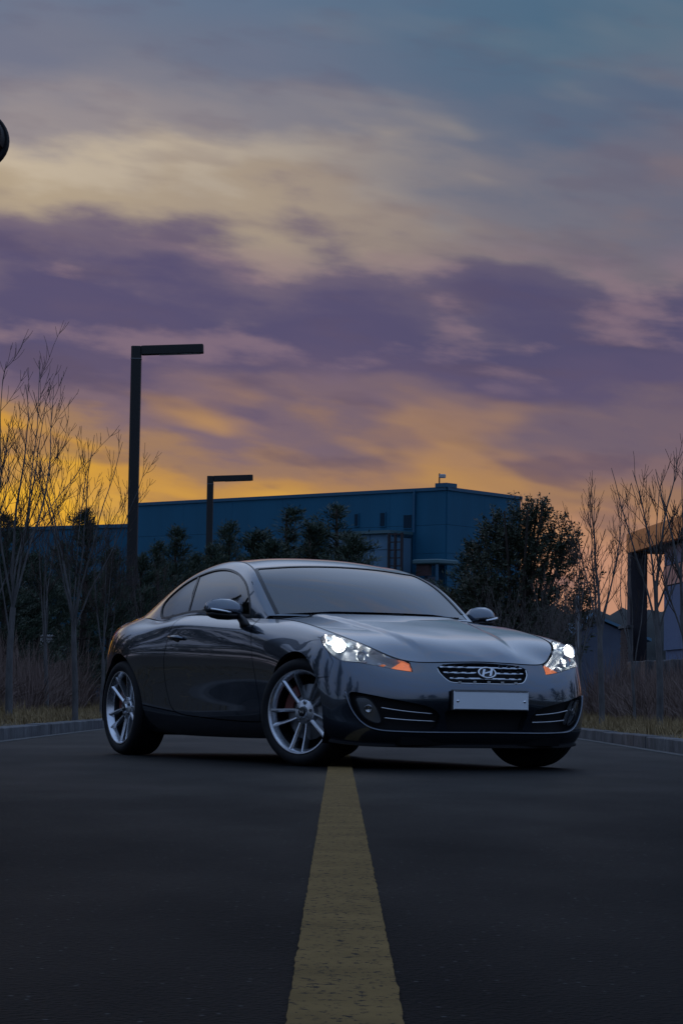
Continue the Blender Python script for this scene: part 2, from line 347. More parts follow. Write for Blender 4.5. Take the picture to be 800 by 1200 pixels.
n = len(V); core.add([(x,y+.25,0) for x,y in V]+[(x,y+.25,H0-.3) for x,y in V], [tuple(range(n-1,-1,-1)), tuple(range(n,2*n))]+[(i,(i+1)%n,n+(i+1)%n,n+i) for i in range(n)])
core.build('wall', M_['bluewall'], hall)
zs = [0,2.4,4.3,5.9,7.2,8.5,H0-.02]
for Mx, L in ((MA, LA), (MC, LC)):                       # cladding sheets, bay by bay
    nb = max(1, round(L/3.3))
    for i in range(nb):
        for j in range(len(zs)-1):
            wbox(hall, 'cladding_panel', Mx, i*L/nb+.006, (i+1)*L/nb-.006, zs[j]+.006, zs[j+1]-.006, -.05, .22, M_['blueband'] if (j < 3 and Mx is MA) else M_['bluewall'], hall)
    wbox(hall, 'roof_coping', Mx, -.05, L+.05, H0-.05, H0+.10, -.12, .5, M_['bluetrim'], hall)
wbox(hall, 'parapet', MA, LA-.55, LA+.12, H0+.09, H0+.28, -.16, .6, M_['bluetrim'], hall)
px_m = lambda px: (px-400)/3089.8
def along(px, A, Bv):
    """distance along wall A-B at a bearing"""
    k = px_m(px); dx_, dy_ = Bv[0]-A[0], Bv[1]-A[1]; t = (k*A[1]-A[0])/(dx_-k*dy_); return t*math.hypot(dx_, dy_)
for a, c, z0, z1 in ((416.5,422,8.55,9.2),(446.5,453.5,8.5,9.2),(474,485,8.35,9.05)):
    x0, x1 = along(a, A_, B_), along(c, A_, B_)
    f = wbox(hall, 'window', MA, x0, x1, z0, z1, -.11, -.045, M_['bluewall'], hall); wbox(hall, 'pane', MA, x0+.05, x1-.05, z0+.05, z1-.05, -.13, -.112, M_['darkglass'], f)
wbox(hall, 'downpipe', MA, along(486.5, A_, B_), along(488.5, A_, B_), 0, H0, -.18, -.055, M_['bluetrim'], hall)
# lean-to annex on the hall front
ann = empty('lean_to_annex'); tag(ann, 'pale blue single-pitch annex standing against the front of the factory hall', 'annex')
a0, a1 = along(413, A_, B_), along(485.5, A_, B_)
wbox(ann, 'wall', MA, a0, a1, 0, 7.9, -1.6, -.2, M_['annex'], ann)
for i in range(3):
    for z0, z1 in ((5.0,6.1),(6.13,7.3),(7.33,8.05)):
        w_ = (a1-a0)/3; wbox(ann, 'cladding_panel', MA, a0+i*w_+.015, a0+(i+1)*w_-.015, z0, z1, -1.66, -1.602, M_['annex'], ann)
wbox(ann, 'roof', MA, a0-.1, a1+.1, 8.06, 8.20, -1.85, -.2, M_['teal'], ann)
lad = empty('escape_ladder'); tag(lad, 'red-brown steel ladder tower fixed to the front of the blue hall', 'ladder')
l0, l1, l2 = along(488, A_, B_), along(495.5, A_, B_), along(503, A_, B_)
for x in (l0, l1, l2): wbox(lad, 'ladder_post', MA, x-.05, x+.05, 0, 8.05, -2.0, -1.9, M_['rust'], lad)
for i in range(22): wbox(lad, 'rung', MA, l0+.05, l2-.05, .4+i*.36, .45+i*.36, -1.98, -1.93, M_['rust'], lad)
cano = empty('entrance_porch'); tag(cano, 'small entrance porch with a pale teal canopy and dark red fascia beside the ladder tower', 'porch')
c0, c1 = along(509, A_, B_)+.1, along(521, A_, B_)+.25
wbox(cano, 'canopy_roof', MA, c0-.1, c1+.7, 6.62, 6.84, -1.6, -.1, M_['teal'], cano, .05)
wbox(cano, 'fascia', MA, c0, c1, 6.1, 6.61, -1.4, -1.2, M_['darkred'], cano); wbox(cano, 'wall', MA, c0+.25, c1-.3, 0, 6.09, -1.1, -.3, M_['greywall'], cano)
wbox(cano, 'post', MA, c1+.45, c1+.55, 0, 6.6, -1.5, -1.4, M_['bluetrim'], cano)
ant = empty('roof_antenna', (B_[0]-.33, B_[1]+.3, H0)); tag(ant, 'small box antenna on a thin post at the corner of the hall roof', 'antenna')  # box antenna on a post, gives no light
MB().tube([(0,0,.1),(0,0,.74)], .035, 6).build('post', M_['pole'], ant); MB().box((.14,0,.62), (.30,.16,.18), bev=.03).build('antenna_box', M_['whitemetal'], ant)
store = empty('low_warehouse'); tag(store, 'lower blue warehouse half hidden behind the bare trees at the left', 'building')
MS, LS = wall_frame((-22,146), (-11.2,139)); 
V = [(-22,146.3),(-11.2,139.3),(-8,150),(-20,158)]; core = MB(); core.add([(x,y,0) for x,y in V]+[(x,y,9.4) for x,y in V], [(3,2,1,0),(4,5,6,7)]+[(i,(i+1)%4,4+(i+1)%4,4+i) for i in range(4)]); core.build('wall', M_['bluewall'], store)
for i in range(4):
    for z0, z1 in ((0,4.5),(4.54,7),(7.04,9.35)): wbox(store, 'cladding_panel', MS, i*LS/4+.02, (i+1)*LS/4-.02, z0, z1, -.06, .2, M_['bluewall'], store)
wbox(store, 'roof_coping', MS, -.1, LS+.1, 9.36, 9.55, -.15, .5, M_['bluetrim'], store)
# showroom on the right: orange fascia on a dark column, banded wall
sh = empty('showroom'); tag(sh, 'modern building with an orange fascia on a dark corner column at the right edge', 'building')
dirv = Vector((.0700,-.9975,0)); P0 = Vector((9.76, 90.0, 0)); FZ0, FZ1 = 5.58, 6.25
Mf = Matrix(((dirv.x,-dirv.y*1,0,P0.x),(dirv.y,dirv.x,0,P0.y),(0,0,1,0),(0,0,0,1)))   # local y points right, away from the road
for i in range(9): wbox(sh, 'fascia_panel', Mf, i*3.0+.012, i*3.0+2.988, FZ0, FZ1, 0, .18, M_['orange'], sh)
wbox(sh, 'roof', Mf, .05, 27, FZ0+.06, FZ1-.05, .185, 9, M_['greywall'], sh); 
ME_ = Mf @ Matrix.Rotation(R(90), 4, 'Z') 
wbox(sh, 'fascia_return', Mf, -.10, -.0, FZ0, FZ1, 0, 9, M_['orange'], sh)
wbox(sh, 'column', Mf, .02, .62, 0, FZ0-.003, .02, .60, M_['column'], sh, .01)
def at_px(px):
    k = px_m(px); return (k*P0.y-P0.x)/(dirv.x-k*dirv.y)
w0_ = at_px(762); 
wbox(sh, 'wall', Mf, w0_, 27, 0, FZ0-.004, .55, 8.5, M_['panelgrey'], sh)
for i in range(8):
    xa = w0_+.06+i*2.7; 
    wbox(sh, 'wall_panel', Mf, xa, xa+2.66, 4.95, 5.55, .47, .548, M_['panelgrey'], sh); wbox(sh, 'wall_panel', Mf, xa, xa+2.66, 2.2, 4.26, .47, .548, M_['panelgrey'], sh)
    f = wbox(sh, 'band_frame', Mf, xa, xa+2.66, 4.28, 4.93, .46, .546, M_['column'], sh); wbox(sh, 'sunset_pane', Mf, xa+.02, xa+2.64, 4.30, 4.91, .445, .458, M_['sunsetband'], f)
pier = empty('brick_pier', (0,0,0)); tag(pier, 'low brown brick pier with a pale coping under the dark corner column', 'pier')
wbox(pier, 'core', Mf, -.10, 1.25, .2, 3.0, -.16, .0, M_['mortar'], pier)
bm_ = MB().box((0,0,0), (.205,.03,.075)).mesh('brick')
for r_ in range(32):
    for c_ in range(6):
        x = -.10+.11+c_*.225+(.11 if r_ % 2 else 0)
        if x+.1 > 1.3: continue
        k = obj('brick', bm_, M_['brick'], pier); k.matrix_world = Mf @ Matrix.Translation((x, -.172+rng.normal(0,.003), .26+r_*.086))
wbox(pier, 'coping', Mf, -.16, 1.31, 3.003, 3.10, -.25, .015, M_['kerb'], pier)
# grey shed and wooded ridge behind on the right
shed = empty('grey_shed'); tag(shed, 'low grey gabled shed beyond the trees to the right of the car', 'shed')
m = MB(); X0, X1, Yf, Yb = 9.6, 13.0, 112, 122
m.add([(X0,Yf,0),(X1,Yf,0),(X1,Yf,3.1),((X0+X1)/2-.6,Yf,4.1),(X0,Yf,2.7),(X0,Yb,0),(X1,Yb,0),(X1,Yb,3.1),((X0+X1)/2-.6,Yb,4.1),(X0,Yb,2.7)], [(0,1,2,3,4),(9,8,7,6,5),(0,4,9,5),(1,6,7,2)]); m.build('wall', M_['greywall'], shed)
m = MB(); xm = (X0+X1)/2-.6
m.add([(X0-.2,Yf-.2,2.66),(xm,Yf-.2,4.16),(X1+.2,Yf-.2,3.12),(X1+.2,Yb,3.12),(xm,Yb,4.16),(X0-.2,Yb,2.66),(X0-.2,Yf-.2,2.76),(xm,Yf-.2,4.28),(X1+.2,Yf-.2,3.24),(X1+.2,Yb,3.24),(xm,Yb,4.28),(X0-.2,Yb,2.76)], [(0,1,4,5),(1,2,3,4),(6,11,10,7),(7,10,9,8),(0,6,7,1),(1,7,8,2),(0,5,11,6),(2,8,9,3)]); m.build('roof', M_['annex'], shed)
M_['ridge'] = mat('far_wood', (.016,.020,.020), .95, var=.5, scale=.4)
def ridge():
    xs = np.linspace(-160, 160, 240); V = []; F = []
    prof = np.array([sum(np.sin(x*f+p)*a for f, p, a in ((.02,1,2.2),(.06,2,1.2),(.17,.4,.5))) for x in xs])
    rows = [(250,0,0),(256,.55,.6),(262,.85,1.0),(270,1,1.2),(300,.9,1),(330,0,0)]
    top = 9.3+prof*.55-np.clip((-xs-5)/60, 0, 1)*6
    for y, k, j in rows:
        for x, t_ in zip(xs, top): V.append((x, y+rng.normal(0,.6), t_*k+rng.normal(0,.28)*j))
    n = len(xs); F = [(i*n+j, i*n+j+1, (i+1)*n+j+1, (i+1)*n+j) for i in range(len(rows)-1) for j in range(n-1)]
    return MB().add(V, F).build('hill', M_['ridge'], None, True)
tag(ridge(), kind='structure')
# ------------------------------------------------------------------ street lamps, post, signal
def street_lamp(y, label):
    r = empty('street_lamp', (-4.55, y, .1)); tag(r, label, 'street lamp', 'square-section street lamps along the left verge')
    MB().box((0,0,4.0), (.22,.22,8.0), bev=.015).build('pole', M_['pole'], r); MB().box((0,0,.02), (.42,.42,.04), bev=.01).build('base_plate', M_['pole'], r)
    MB().box((0,-.1125,.9), (.12,.012,.42), bev=.004).build('access_door', M_['pole'], r)
    MB().box((0,0,7.72), (.235,.235,.012)).build('joint_collar', M_['post'], r)
    for bx in (-.16,.16):
        for by in (-.16,.16): MB().lathe([(.018,0),(.018,.03),(.0001,.03)], 6, 'z', (bx,by,.04)).build('anchor_bolt', M_['post'], r)
    m = MB().box((.79,0,0), (1.36,.22,.20), bev=.012); xf0(m, Matrix.Translation((0,0,7.90)) @ Matrix.Rotation(R(-2.6), 4, 'Y')); arm = m.build('lamp_arm', M_['pole'], r)
    m = MB().box((.95,0,-.104), (.9,.15,.012)); xf0(m, Matrix.Translation((0,0,7.90)) @ Matrix.Rotation(R(-2.6), 4, 'Y')); m.build('lamp_diffuser', M_['whitemetal'], arm)
street_lamp(57.5, 'nearer black right-angled street lamp rising behind the bare trees at left'); street_lamp(91, 'farther black right-angled street lamp in front of the blue hall')
r = empty('marker_post', (4.5, 50, .2)); tag(r, 'slim pale grey post between the big evergreen and the right-hand trees', 'post')
MB().tube([(0,0,-.1),(0,0,2.2)], .035, 8).build('shaft', M_['post'], r); MB().lathe([(.0001,.06),(.04,.05),(.05,0),(.045,-.03)], 10, 'z', (0,0,2.2)).build('cap', M_['post'], r, True)
sg_ = empty('traffic_signal', (-3.9, 20.0, .15)); tag(sg_, 'black round traffic signal head cut off by the top left edge', 'traffic signal')
MB().tube([(-.9,0,-.1),(-.9,0,5.2)], [.09,.07], 12).build('pole', M_['pole'], sg_, True); MB().tube([(-.9,0,5.0),(1.10,0,4.82)], .035, 8).build('mast_arm', M_['pole'], sg_, True)
xc, zc_ = 1.082, 4.50                                  # head centre in the signal's own frame
hd = MB().lathe([(.0001,.12),(.14,.12),(.19,.07),(.226,.02),(.226,-.03),(.215,-.05),(.19,-.05),(.185,-.03)], 40, 'y', (xc,0,zc_)).build('signal_head', M_['matte'], sg_, True, 40)
m = MB(); m.loft([[(xc+r_*math.cos(t), y, zc_+r_*math.sin(t)) for r_, y in ((.20,-.04),(.19,-.24),(.186,-.24),(.196,-.04))] for t in np.radians(np.linspace(-20, 200, 30))], closed=True); m.build('visor', M_['matte'], hd, True, 40)
M_['redlens'] = mat('unlit_red_lens', (.035,.006,.008), .4)
MB().lathe([(.0001,-.055),(.09,-.05),(.155,-.032),(.18,-.02)], 32, 'y', (xc,0,zc_)).build('lens', M_['redlens'], hd, True)
MB().tube([(xc,0,zc_+.22),(xc,0,4.83)], .02, 6).build('hanger', M_['pole'], sg_)
cb = empty('utility_cabinet', (-5.55, 50, .3)); tag(cb, 'pale grey cabinet glimpsed between the brush and the dark pines at the left', 'cabinet')
MB().box((0,0,.62), (.26,.3,1.2), bev=.02).build('body', M_['whitemetal'], cb); MB().box((0,0,1.24), (.31,.36,.05), bev=.015).build('lid', M_['whitemetal'], cb); MB().box((0,-.155,.62), (.2,.012,.95), bev=.004).build('door', M_['whitemetal'], cb)
wl = empty('low_wall', (0,0,0)); tag(wl, 'low pale wall running behind the bare trees at the right edge', 'wall')
for i in range(14): MB().box((6.9+i*.02+(i*1.2)*.12, 62-i*1.2, .78), (.18,1.17,1.3), bev=.015).build('wall_panel', M_['kerb'], wl)

# ------------------------------------------------------------------ vegetation
M_['bark'] = mat('pale_grey_bark', (.105,.102,.100), .9, var=.4, scale=14, bump=.4, stretch=(1,1,.35))
M_['twig'] = mat('brown_twig', (.050,.038,.032), .9, var=.3, scale=6)
M_['twigpale'] = mat('grey_brown_twig', (.085,.072,.065), .9, var=.3, scale=6)
M_['pinebark'] = mat('dark_bark', (.040,.030,.024), .95, var=.3, scale=9, bump=.4)
M_['needle'] = mat('dark_pine_needles', (.020,.038,.024), .65, var=.45, scale=3, col2=(.040,.062,.030))
M_['needle2'] = mat('deep_evergreen_leaves', (.022,.033,.019), .6, var=.4, scale=4, col2=(.045,.058,.026))
M_['brush'] = mat('dry_brown_brush', (.125,.084,.074), .95, var=.4, scale=1.3, col2=(.21,.15,.12))
M_['grass'] = mat('dry_straw_grass', (.200,.140,.066), .95, var=.4, scale=1.5, col2=(.33,.235,.11))
class Tubes:
    """many tapered tubes in one numpy mesh"""
    def __init__(s): s.V = []; s.F = []; s.n = 0
    def add(s, P, r0, r1, k=4):
        P = np.asarray(P, float); m = len(P); T = np.gradient(P, axis=0); T /= np.linalg.norm(T, axis=1)[:, None]+1e-9
        a = np.cross(T, [.31,.95,.05]); a /= np.linalg.norm(a, axis=1)[:, None]+1e-9; c = np.cross(T, a)
        ang = np.arange(k)*2*np.pi/k; rad = np.linspace(r0, r1, m)
        V = P[:, None]+rad[:, None, None]*(np.cos(ang)[None, :, None]*a[:, None]+np.sin(ang)[None, :, None]*c[:, None])
        i = np.arange(m-1)[:, None]*k; j = np.arange(k)[None]; j2 = (j+1) % k
        F = np.stack([i+j, i+j2, i+k+j2, i+k+j], -1).reshape(-1, 4)+s.n
        s.V.append(V.reshape(-1, 3)); s.F.append(F); s.n += m*k
    def mesh(s, name): 
        me = np_mesh(name, np.vstack(s.V), np.vstack(s.F)); me.polygons.foreach_set('use_smooth', [True]*len(me.polygons)); return me
def curve_branch(p, d, L, n, up, wob, g):
    """branch polyline from p along d bending upwards"""
    P = [p]; d = d/np.linalg.norm(d); st = L/(n-1)
    for i in range(n-1):
        d = d+np.array([0,0,up/(n-1)])+g.normal(0, wob, 3); d /= np.linalg.norm(d); P.append(P[-1]+d*st)
    return np.array(P)
def around(d, ang, az):
    d = d/np.linalg.norm(d); a = np.cross(d, [0,0,1.]) if abs(d[2]) < .98 else np.cross(d, [1.,0,0]); a /= np.linalg.norm(a); c = np.cross(d, a)
    return d*math.cos(ang)+(a*math.cos(az)+c*math.sin(az))*math.sin(ang)
def bare_tree(name, seed, H, r0, split, limbs, lean, loc, label, group, spread=.30, twig=1.0, bark='bark', minr=.0030):
    g = np.random.default_rng(seed); root = empty(name, loc, 0); tag(root, label, 'tree', group)
    tr = Tubes(); cr = Tubes()
    top = np.array([lean[0], lean[1], split]); trunk = np.array([top*t+np.array([math.sin(t*3+seed)*.02, math.cos(t*2.3+seed)*.02, 0]) for t in np.linspace(0, 1, 10)]); trunk[0][2] = -.15
    tr.add(trunk, r0, r0*.78, 10)
    def sub(P, rad, lvl, L):
        m = len(P); nb = int((8.2, 7.4, 5.0)[lvl-1]*twig*(L/(1.2 if lvl < 2 else .6))**.5)+1
        for q in range(nb):
            t = g.uniform(.22 if lvl < 2 else .15, .97); i = min(m-2, int(t*(m-1))); p = P[i]+(P[i+1]-P[i])*(t*(m-1)-i)
            d = around(P[i+1]-P[i], g.uniform(.40, .85), g.uniform(0, 6.28)); l = L*(1-t*.5)*g.uniform(.24, .46)
            if l < .10: continue
            r_ = max(minr, rad*(1-t*.75)*.5); Q = curve_branch(p, d, l, 6 if lvl < 3 else 4, g.uniform(.5, 1.0), .07, g)
            cr.add(Q, r_, minr*.7, 4 if lvl < 2 else 3)
            if lvl < 3: sub(Q, r_, lvl+1, l)
    for i in range(limbs):
        k = i/(max(1, limbs-1)); az = seed+i*2.4+g.normal(0, .3); ang = (.06 if i == 0 else g.uniform(.5, 1.0)*spread*1.35)
        h0 = trunk[-1] if i < 3 else trunk[int(len(trunk)*g.uniform(.62, .95))]
        d = around(np.array([lean[0]*.3/split, lean[1]*.3/split, 1.]), ang, az); L = (H-h0[2])*g.uniform(.66, .84)
        P = curve_branch(h0, d, L, 14, g.uniform(.1, .35), .055, g); tr.add(P, r0*(.50 if i == 0 else g.uniform(.26, .38)), minr, 6); sub(P, r0*.34, 1, L)
    obj('trunk', tr.mesh('trunk'), M_[bark], root); obj('crown', cr.mesh('crown'), M_['twig'], root)
    return root
def at(px, D, z=0.0): return ((px-400)/3089.8*D, D, z)
gl = 'bare young trees on the left verge'; gr = 'bare young trees on the right verge'
bare_tree('bare_tree', 3, 4.95, .044, 1.25, 6, (.02,0), at(16,30.5,.17), 'tallest bare tree at far left with a pale slender trunk and upswept limbs', gl, .21, .72)
bare_tree('bare_tree', 14, 4.2, .040, 1.15, 7, (0,0), at(91,32.5,.18), 'bare pale-trunked tree left of the rear wheel, forking into a V', gl, .23, .85)
bare_tree('bare_tree', 24, 3.7, .032, .75, 5, (-.03,0), at(125,38,.2), 'thin bare tree beside the nearer street lamp', gl, .13, 1.0)
bare_tree('bare_tree', 33, 4.3, .034, .9, 4, (0,0), at(58,40,.3), 'slender bare tree between the two pale-trunked trees at the left', gl, .24, .9)
bare_tree('bare_tree', 41, 4.0, .042, 1.3, 5, (.1,0), at(-22,31,.2), 'bare tree cut by the left edge of the picture', gl, .3, 1.0)
for i, (px, D, h, s_) in enumerate(((168,47,3.05,51),(192,53,3.35,52),(226,66,3.9,53))):
    bare_tree('bare_sapling', s_, h, .022, .35, 5, (0,0), at(px,D,.3), ('leftmost thin grey sapling behind the rear of the car','middle thin grey sapling behind the rear of the car','thin grey sapling right before the farther street lamp')[i], 'thin saplings behind the rear of the car', .25, .7, 'twigpale')
bare_tree('bare_tree', 63, 3.45, .042, 1.3, 6, (-.05,0), at(775,30,.18), 'tall bare tree near the right edge in front of the orange fascia', gr, .30, .8)
bare_tree('bare_tree', 71, 3.5, .042, 1.25, 6, (.0,0), at(706,35,.2), 'bare tree between the grey post and the dark corner column', gr, .26, 1.0)
bare_tree('bare_tree', 83, 3.3, .03, .8, 5, (.02,0), at(681,39,.25), 'thin bare tree just right of the big evergreen', gr, .24, .9)
bare_tree('bare_tree', 95, 3.2, .04, 1.2, 5, (-.1,0), at(812,29,.2), 'bare tree cut by the right edge of the picture', gr, .3, 1.0)
bare_tree('bare_tree', 96, 3.0, .024, .7, 4, (0,0), at(744,38,.25), 'thin bare tree in front of the dark corner column', gr, .22, .5)
for i, (px, D, h, s_) in enumerate(((580,60,3.2,101),(603,57,3.45,102),(622,52,3.35,103),(644,46,2.8,104),(660,43,2.6,105))):
    r = bare_tree('bare_shrub', s_, h, .018*D/34, .25, 7, (0,0), at(px,D,.25), ('bare grey shrub right behind the left door mirror','bare many-stemmed shrub before the middle of the big evergreen','tall bare shrub in front of the big evergreen','bare shrub before the right side of the big evergreen','bare shrub left of the grey post')[i], 'leafless shrubs in front of the big evergreen', .42, .8, 'twigpale')
    for ch in r.children:
        if ch.name.startswith('crown'): ch.data.materials[0] = M_['twigpale']
def leaf_tris(C, D_, L, Wd, g):
    """one narrow leaf or needle quad per row: base C, direction D_"""
    sd_ = np.cross(D_, g.normal(size=D_.shape)); sd_ /= np.linalg.norm(sd_, axis=1)[:, None]+1e-9
    V = np.stack([C-sd_*Wd[:, None]*.35, C+D_*L[:, None]*.5-sd_*Wd[:, None]*.5, C+D_*L[:, None], C+D_*L[:, None]*.45+sd_*Wd[:, None]*.5], 1).reshape(-1, 3)
    return V, np.arange(len(V)).reshape(-1, 4)
def unit(v): return v/(np.linalg.norm(v, axis=-1, keepdims=True)+1e-9)
def pine_meshes(seed, H, width, start=.12, dens=1.0, lop=0.0):
    g = np.random.default_rng(seed); tr = Tubes(); C = []; Dn = []
    tr.add(np.array([[math.sin(t*2+seed)*.06*t, math.cos(t*3+seed)*.06*t, t*H*.97-.2*(t == 0)] for t in np.linspace(0, 1, 12)]), H*.022, .012, 8)
    z = H*start
    while z < H*.985:
        f = (z/H-start)/(1-start); reach = width*.5*(1-f)**.75*g.uniform(.65, 1.15)+.10
        for i in range(g.integers(3, 6)):
            az = g.uniform(0, 6.28); l = reach*g.uniform(.55, 1.2)*(1+lop*math.cos(az)); d = np.array([math.cos(az), math.sin(az), .12+.55*f+g.normal(0, .12)])
            P = curve_branch(np.array([0,0,z]), d, l, 7, .5, .06, g); tr.add(P, .012+.012*(1-f), .004, 4)
            for t in np.arange(.30, 1.02, .13/max(l, .3)):
                i_ = min(5, int(t*6)); p = P[i_]+(P[i_+1]-P[i_])*min(1, t*6-i_); n_ = int(34*dens)
                dd = unit((P[i_+1]-P[i_])[None]*3/np.linalg.norm(P[i_+1]-P[i_])*.30+unit(g.normal(size=(n_, 3)))*.9+np.array([0,0,.45])); C.append(p+g.normal(0, .055, (n_, 3))); Dn.append(dd)
        z += H*g.uniform(.030, .055)
    n_ = 50; C.append(np.array([0,0,H*.97])+g.normal(0, .03, (n_, 3))); Dn.append(unit(g.normal(size=(n_, 3))*.5+[0,0,1]))
    C = np.vstack(C); Dn = np.vstack(Dn); V, F = leaf_tris(C, Dn, g.uniform(.08, .17, len(C)), g.uniform(.012, .024, len(C)), g)
    return tr.mesh('trunk'), np_mesh('crown', V, F)
PINES = [pine_meshes(201, 4.6, 2.6, .10, 1.1), pine_meshes(202, 5.0, 2.4, .10, 1.0, .3), pine_meshes(203, 4.2, 3.0, .08, 1.2), pine_meshes(204, 5.2, 2.2, .2, .7, .4)]
pine_spots = [  # px, distance, picture height of the tip, kind, turn, label
 (6,44,606,0,0,'dark pine behind the tallest bare tree at far left'),(46,47,655,2,1,'dark pine behind the brush between the left bare trees'),(100,48,600,1,2,'dark pine right behind the V-forked bare tree'),(130,52,648,2,3,'dark pine beside the foot of the nearer street lamp'),
 (72,58,640,0,2.5,'pine deep behind the V-forked bare tree'),(26,60,622,1,.6,'pine deep behind the far left trees'),(-14,46,630,2,1.6,'dark pine cut by the left edge of the picture'),
 (166,58,655,2,4,'low dark pine just right of the nearer street lamp'),(186,62,640,0,2,'pine directly above the boot of the car'),(208,64,622,0,5,'rounded dark pine between the two street lamps'),(232,68,655,2,1.2,'dark pine at the foot of the farther street lamp'),
 (252,88,645,2,.3,'low pine touching the farther street lamp on its right'),(269,108,617,0,2.2,'dark pine just right of the farther street lamp'),(302,109,628,2,3.1,'dark pine above the left end of the car roof'),(322,107,640,2,1.1,'low pine left of the tall ragged pine above the roof'),(341,112,594,3,.4,'tall ragged pine above the middle of the car roof'),(368,110,616,1,4.4,'pine between the two tall ragged pines'),(394,111,590,3,2.4,'tallest ragged pine in front of the blue hall'),(415,108,632,2,5.5,'small pine at the right end of the pine row'),
 (552,74,640,0,1.0,'small green conifer at the left foot of the big evergreen')]
PH = (4.6, 5.0, 4.2, 5.2)
def pine(loc, sc_, kd, tz, lb, grp, wide=1.0):
    r = empty('pine_tree', loc, tz); r.scale = (sc_*wide, sc_*wide, sc_); tag(r, lb, 'tree', grp)
    obj('trunk', PINES[kd][0], M_['pinebark'], r); obj('crown', PINES[kd][1], M_['needle'], r)
for px, D, tip, kd, tz, lb in pine_spots:
    zt = .4016+(821.4+(px-400)*.0156-tip)/3089.8*D; pine(at(px, D, .3), (zt-.3)/PH[kd], kd, tz, lb, 'dark pines behind the car', 1.75 if px > 290 else 1.25)
def bush_tree(seed):
    """broad dense evergreen: several leaders, upright leafy sprays, gaps towards the right"""
    g = np.random.default_rng(seed); tr = Tubes(); C = []; Dn = []
    lobes = [(-.10,0,1.0,.80,1.05),(-.55,.05,1.3,.62,1.1),(-.15,0,2.4,.62,.95),(.02,0,3.2,.42,.70),(.40,.1,2.85,.48,.90),(.68,0,2.15,.44,.85),(.34,-.1,1.3,.60,.80),(.72,.05,3.05,.20,.45),(-.28,0,3.05,.30,.5),(.14,.05,3.62,.22,.34),(.34,0,3.62,.08,.36),(.66,0,3.05,.08,.36),(-.36,0,3.40,.08,.30),(.98,0,1.9,.14,.5),(-.98,0,1.75,.12,.4)]
    for i in range(16):
        lb_ = lobes[g.integers(0, len(lobes))]; tip = np.array([lb_[0]+g.normal(0,lb_[3]*.4), lb_[1]+g.normal(0,.3), lb_[2]+lb_[4]*.8])
        P = np.array([np.array([0,0,-.1])*(1-t)+tip*t+np.array([0,0,.25])*math.sin(t*3.1) for t in np.linspace(0, 1, 9)]); tr.add(P, .045, .010, 6)
    for (x, y, z, rx, rz), cnt in zip(lobes, (430,380,350,120,120,95,230,34,60,30,14,12,12,22,22)):
        for i in range(cnt):
            v = unit(g.normal(size=3))*g.uniform(.25, 1.0)**.5; p = np.array([x+v[0]*rx, y+v[1]*rx*.9, z+v[2]*rz])
            if p[2] < .1: continue
            d = unit(np.array([v[0]*.5, v[1]*.5, .9])+g.normal(0, .25, 3)); L = g.uniform(.16, .42); Q = curve_branch(p, d, L, 4, .3, .05, g); tr.add(Q, .006, .003, 3)
            n_ = 22; t = g.uniform(.1, 1.0, n_); base = p+d*L*t[:, None]; C.append(base+g.normal(0, .02, (n_, 3))); Dn.append(unit(unit(g.normal(size=(n_, 3)))*.85+d*.8))
    C = np.vstack(C); Dn = np.vstack(Dn); V, F = leaf_tris(C, Dn, g.uniform(.04, .09, len(C)), g.uniform(.017, .033, len(C)), g)
    return tr.mesh('trunk'), np_mesh('crown', V, F)
bt = bush_tree(301); r = empty('evergreen_tree', at(608, 62, .2)); r.scale = (1.58, 1.5, 1.24); tag(r, 'big dense evergreen with ragged upright sprays standing right of the hall', 'tree')
obj('trunk', bt[0], M_['pinebark'], r); obj('crown', bt[1], M_['needle2'], r)
# more verge planting past the frame edges, mirrored in the bodywork
def pine_belt(name, spots, scale, label):
    V = []; F = []; n = 0; mi = []
    for i, (x, y) in enumerate(spots):
        x = x+(2.6 if x > 0 else -2.2)
        for q, me in enumerate(PINES[(0,2,1,2,0)[i % 5]]):
            co = np.empty(len(me.vertices)*3, np.float32); me.vertices.foreach_get('co', co); co = co.reshape(-1, 3); f = np.empty(len(me.loops), np.int32); me.loops.foreach_get('vertex_index', f)
            if len(f) != len(me.polygons)*4: continue
            t = i*1.3; s_ = scale+.12*((i*7) % 5)/5+(.35 if i > 8 else 0); c_, n_ = math.cos(t)*s_*1.2, math.sin(t)*s_*1.2
            V.append(np.stack([co[:, 0]*c_-co[:, 1]*n_+x, co[:, 0]*n_+co[:, 1]*c_+y, co[:, 2]*s_+.3], 1)); F.append(f.reshape(-1, 4)+n); n += len(co); mi += [q]*(len(f)//4)
    me = np_mesh(name, np.vstack(V), np.vstack(F)); o = obj(name, me, [M_['pinebark'], M_['needle']]); me.polygons.foreach_set('material_index', mi); tag(o, label, 'wood', None, 'stuff')
pine_belt('pine_wood', [(-7.6,50),(-7.2,44),(-6.9,39),(-7.3,35),(-6.8,31),(-7.4,27),(-7.0,23),(-7.6,19),(-7.2,15),(-9.6,54),(-7.5,10),(-7.2,5),(-7.6,-1),(-9.8,47),(-9.4,41),(-9.9,36),(-9.5,32),(-10,28),(-9.6,24),(-9.9,19),(-12,45),(-12.4,38),(-12.1,31),(-12.5,24)], .88, 'dense dark pine belt along the left verge outside the picture')
pine_belt('pine_wood', [(7.6,36),(7.4,31),(7.8,27),(7.2,23),(7.5,19),(7.1,15.5),(7.4,12),(7.2,8.5),(7.6,5),(9.4,33),(9.8,28),(9.5,23),(9.9,18),(9.6,13),(9.9,8),(9.5,3),(7.4,0),(7.8,-5)], .50, 'dense belt of dark pines along the right verge outside the picture')
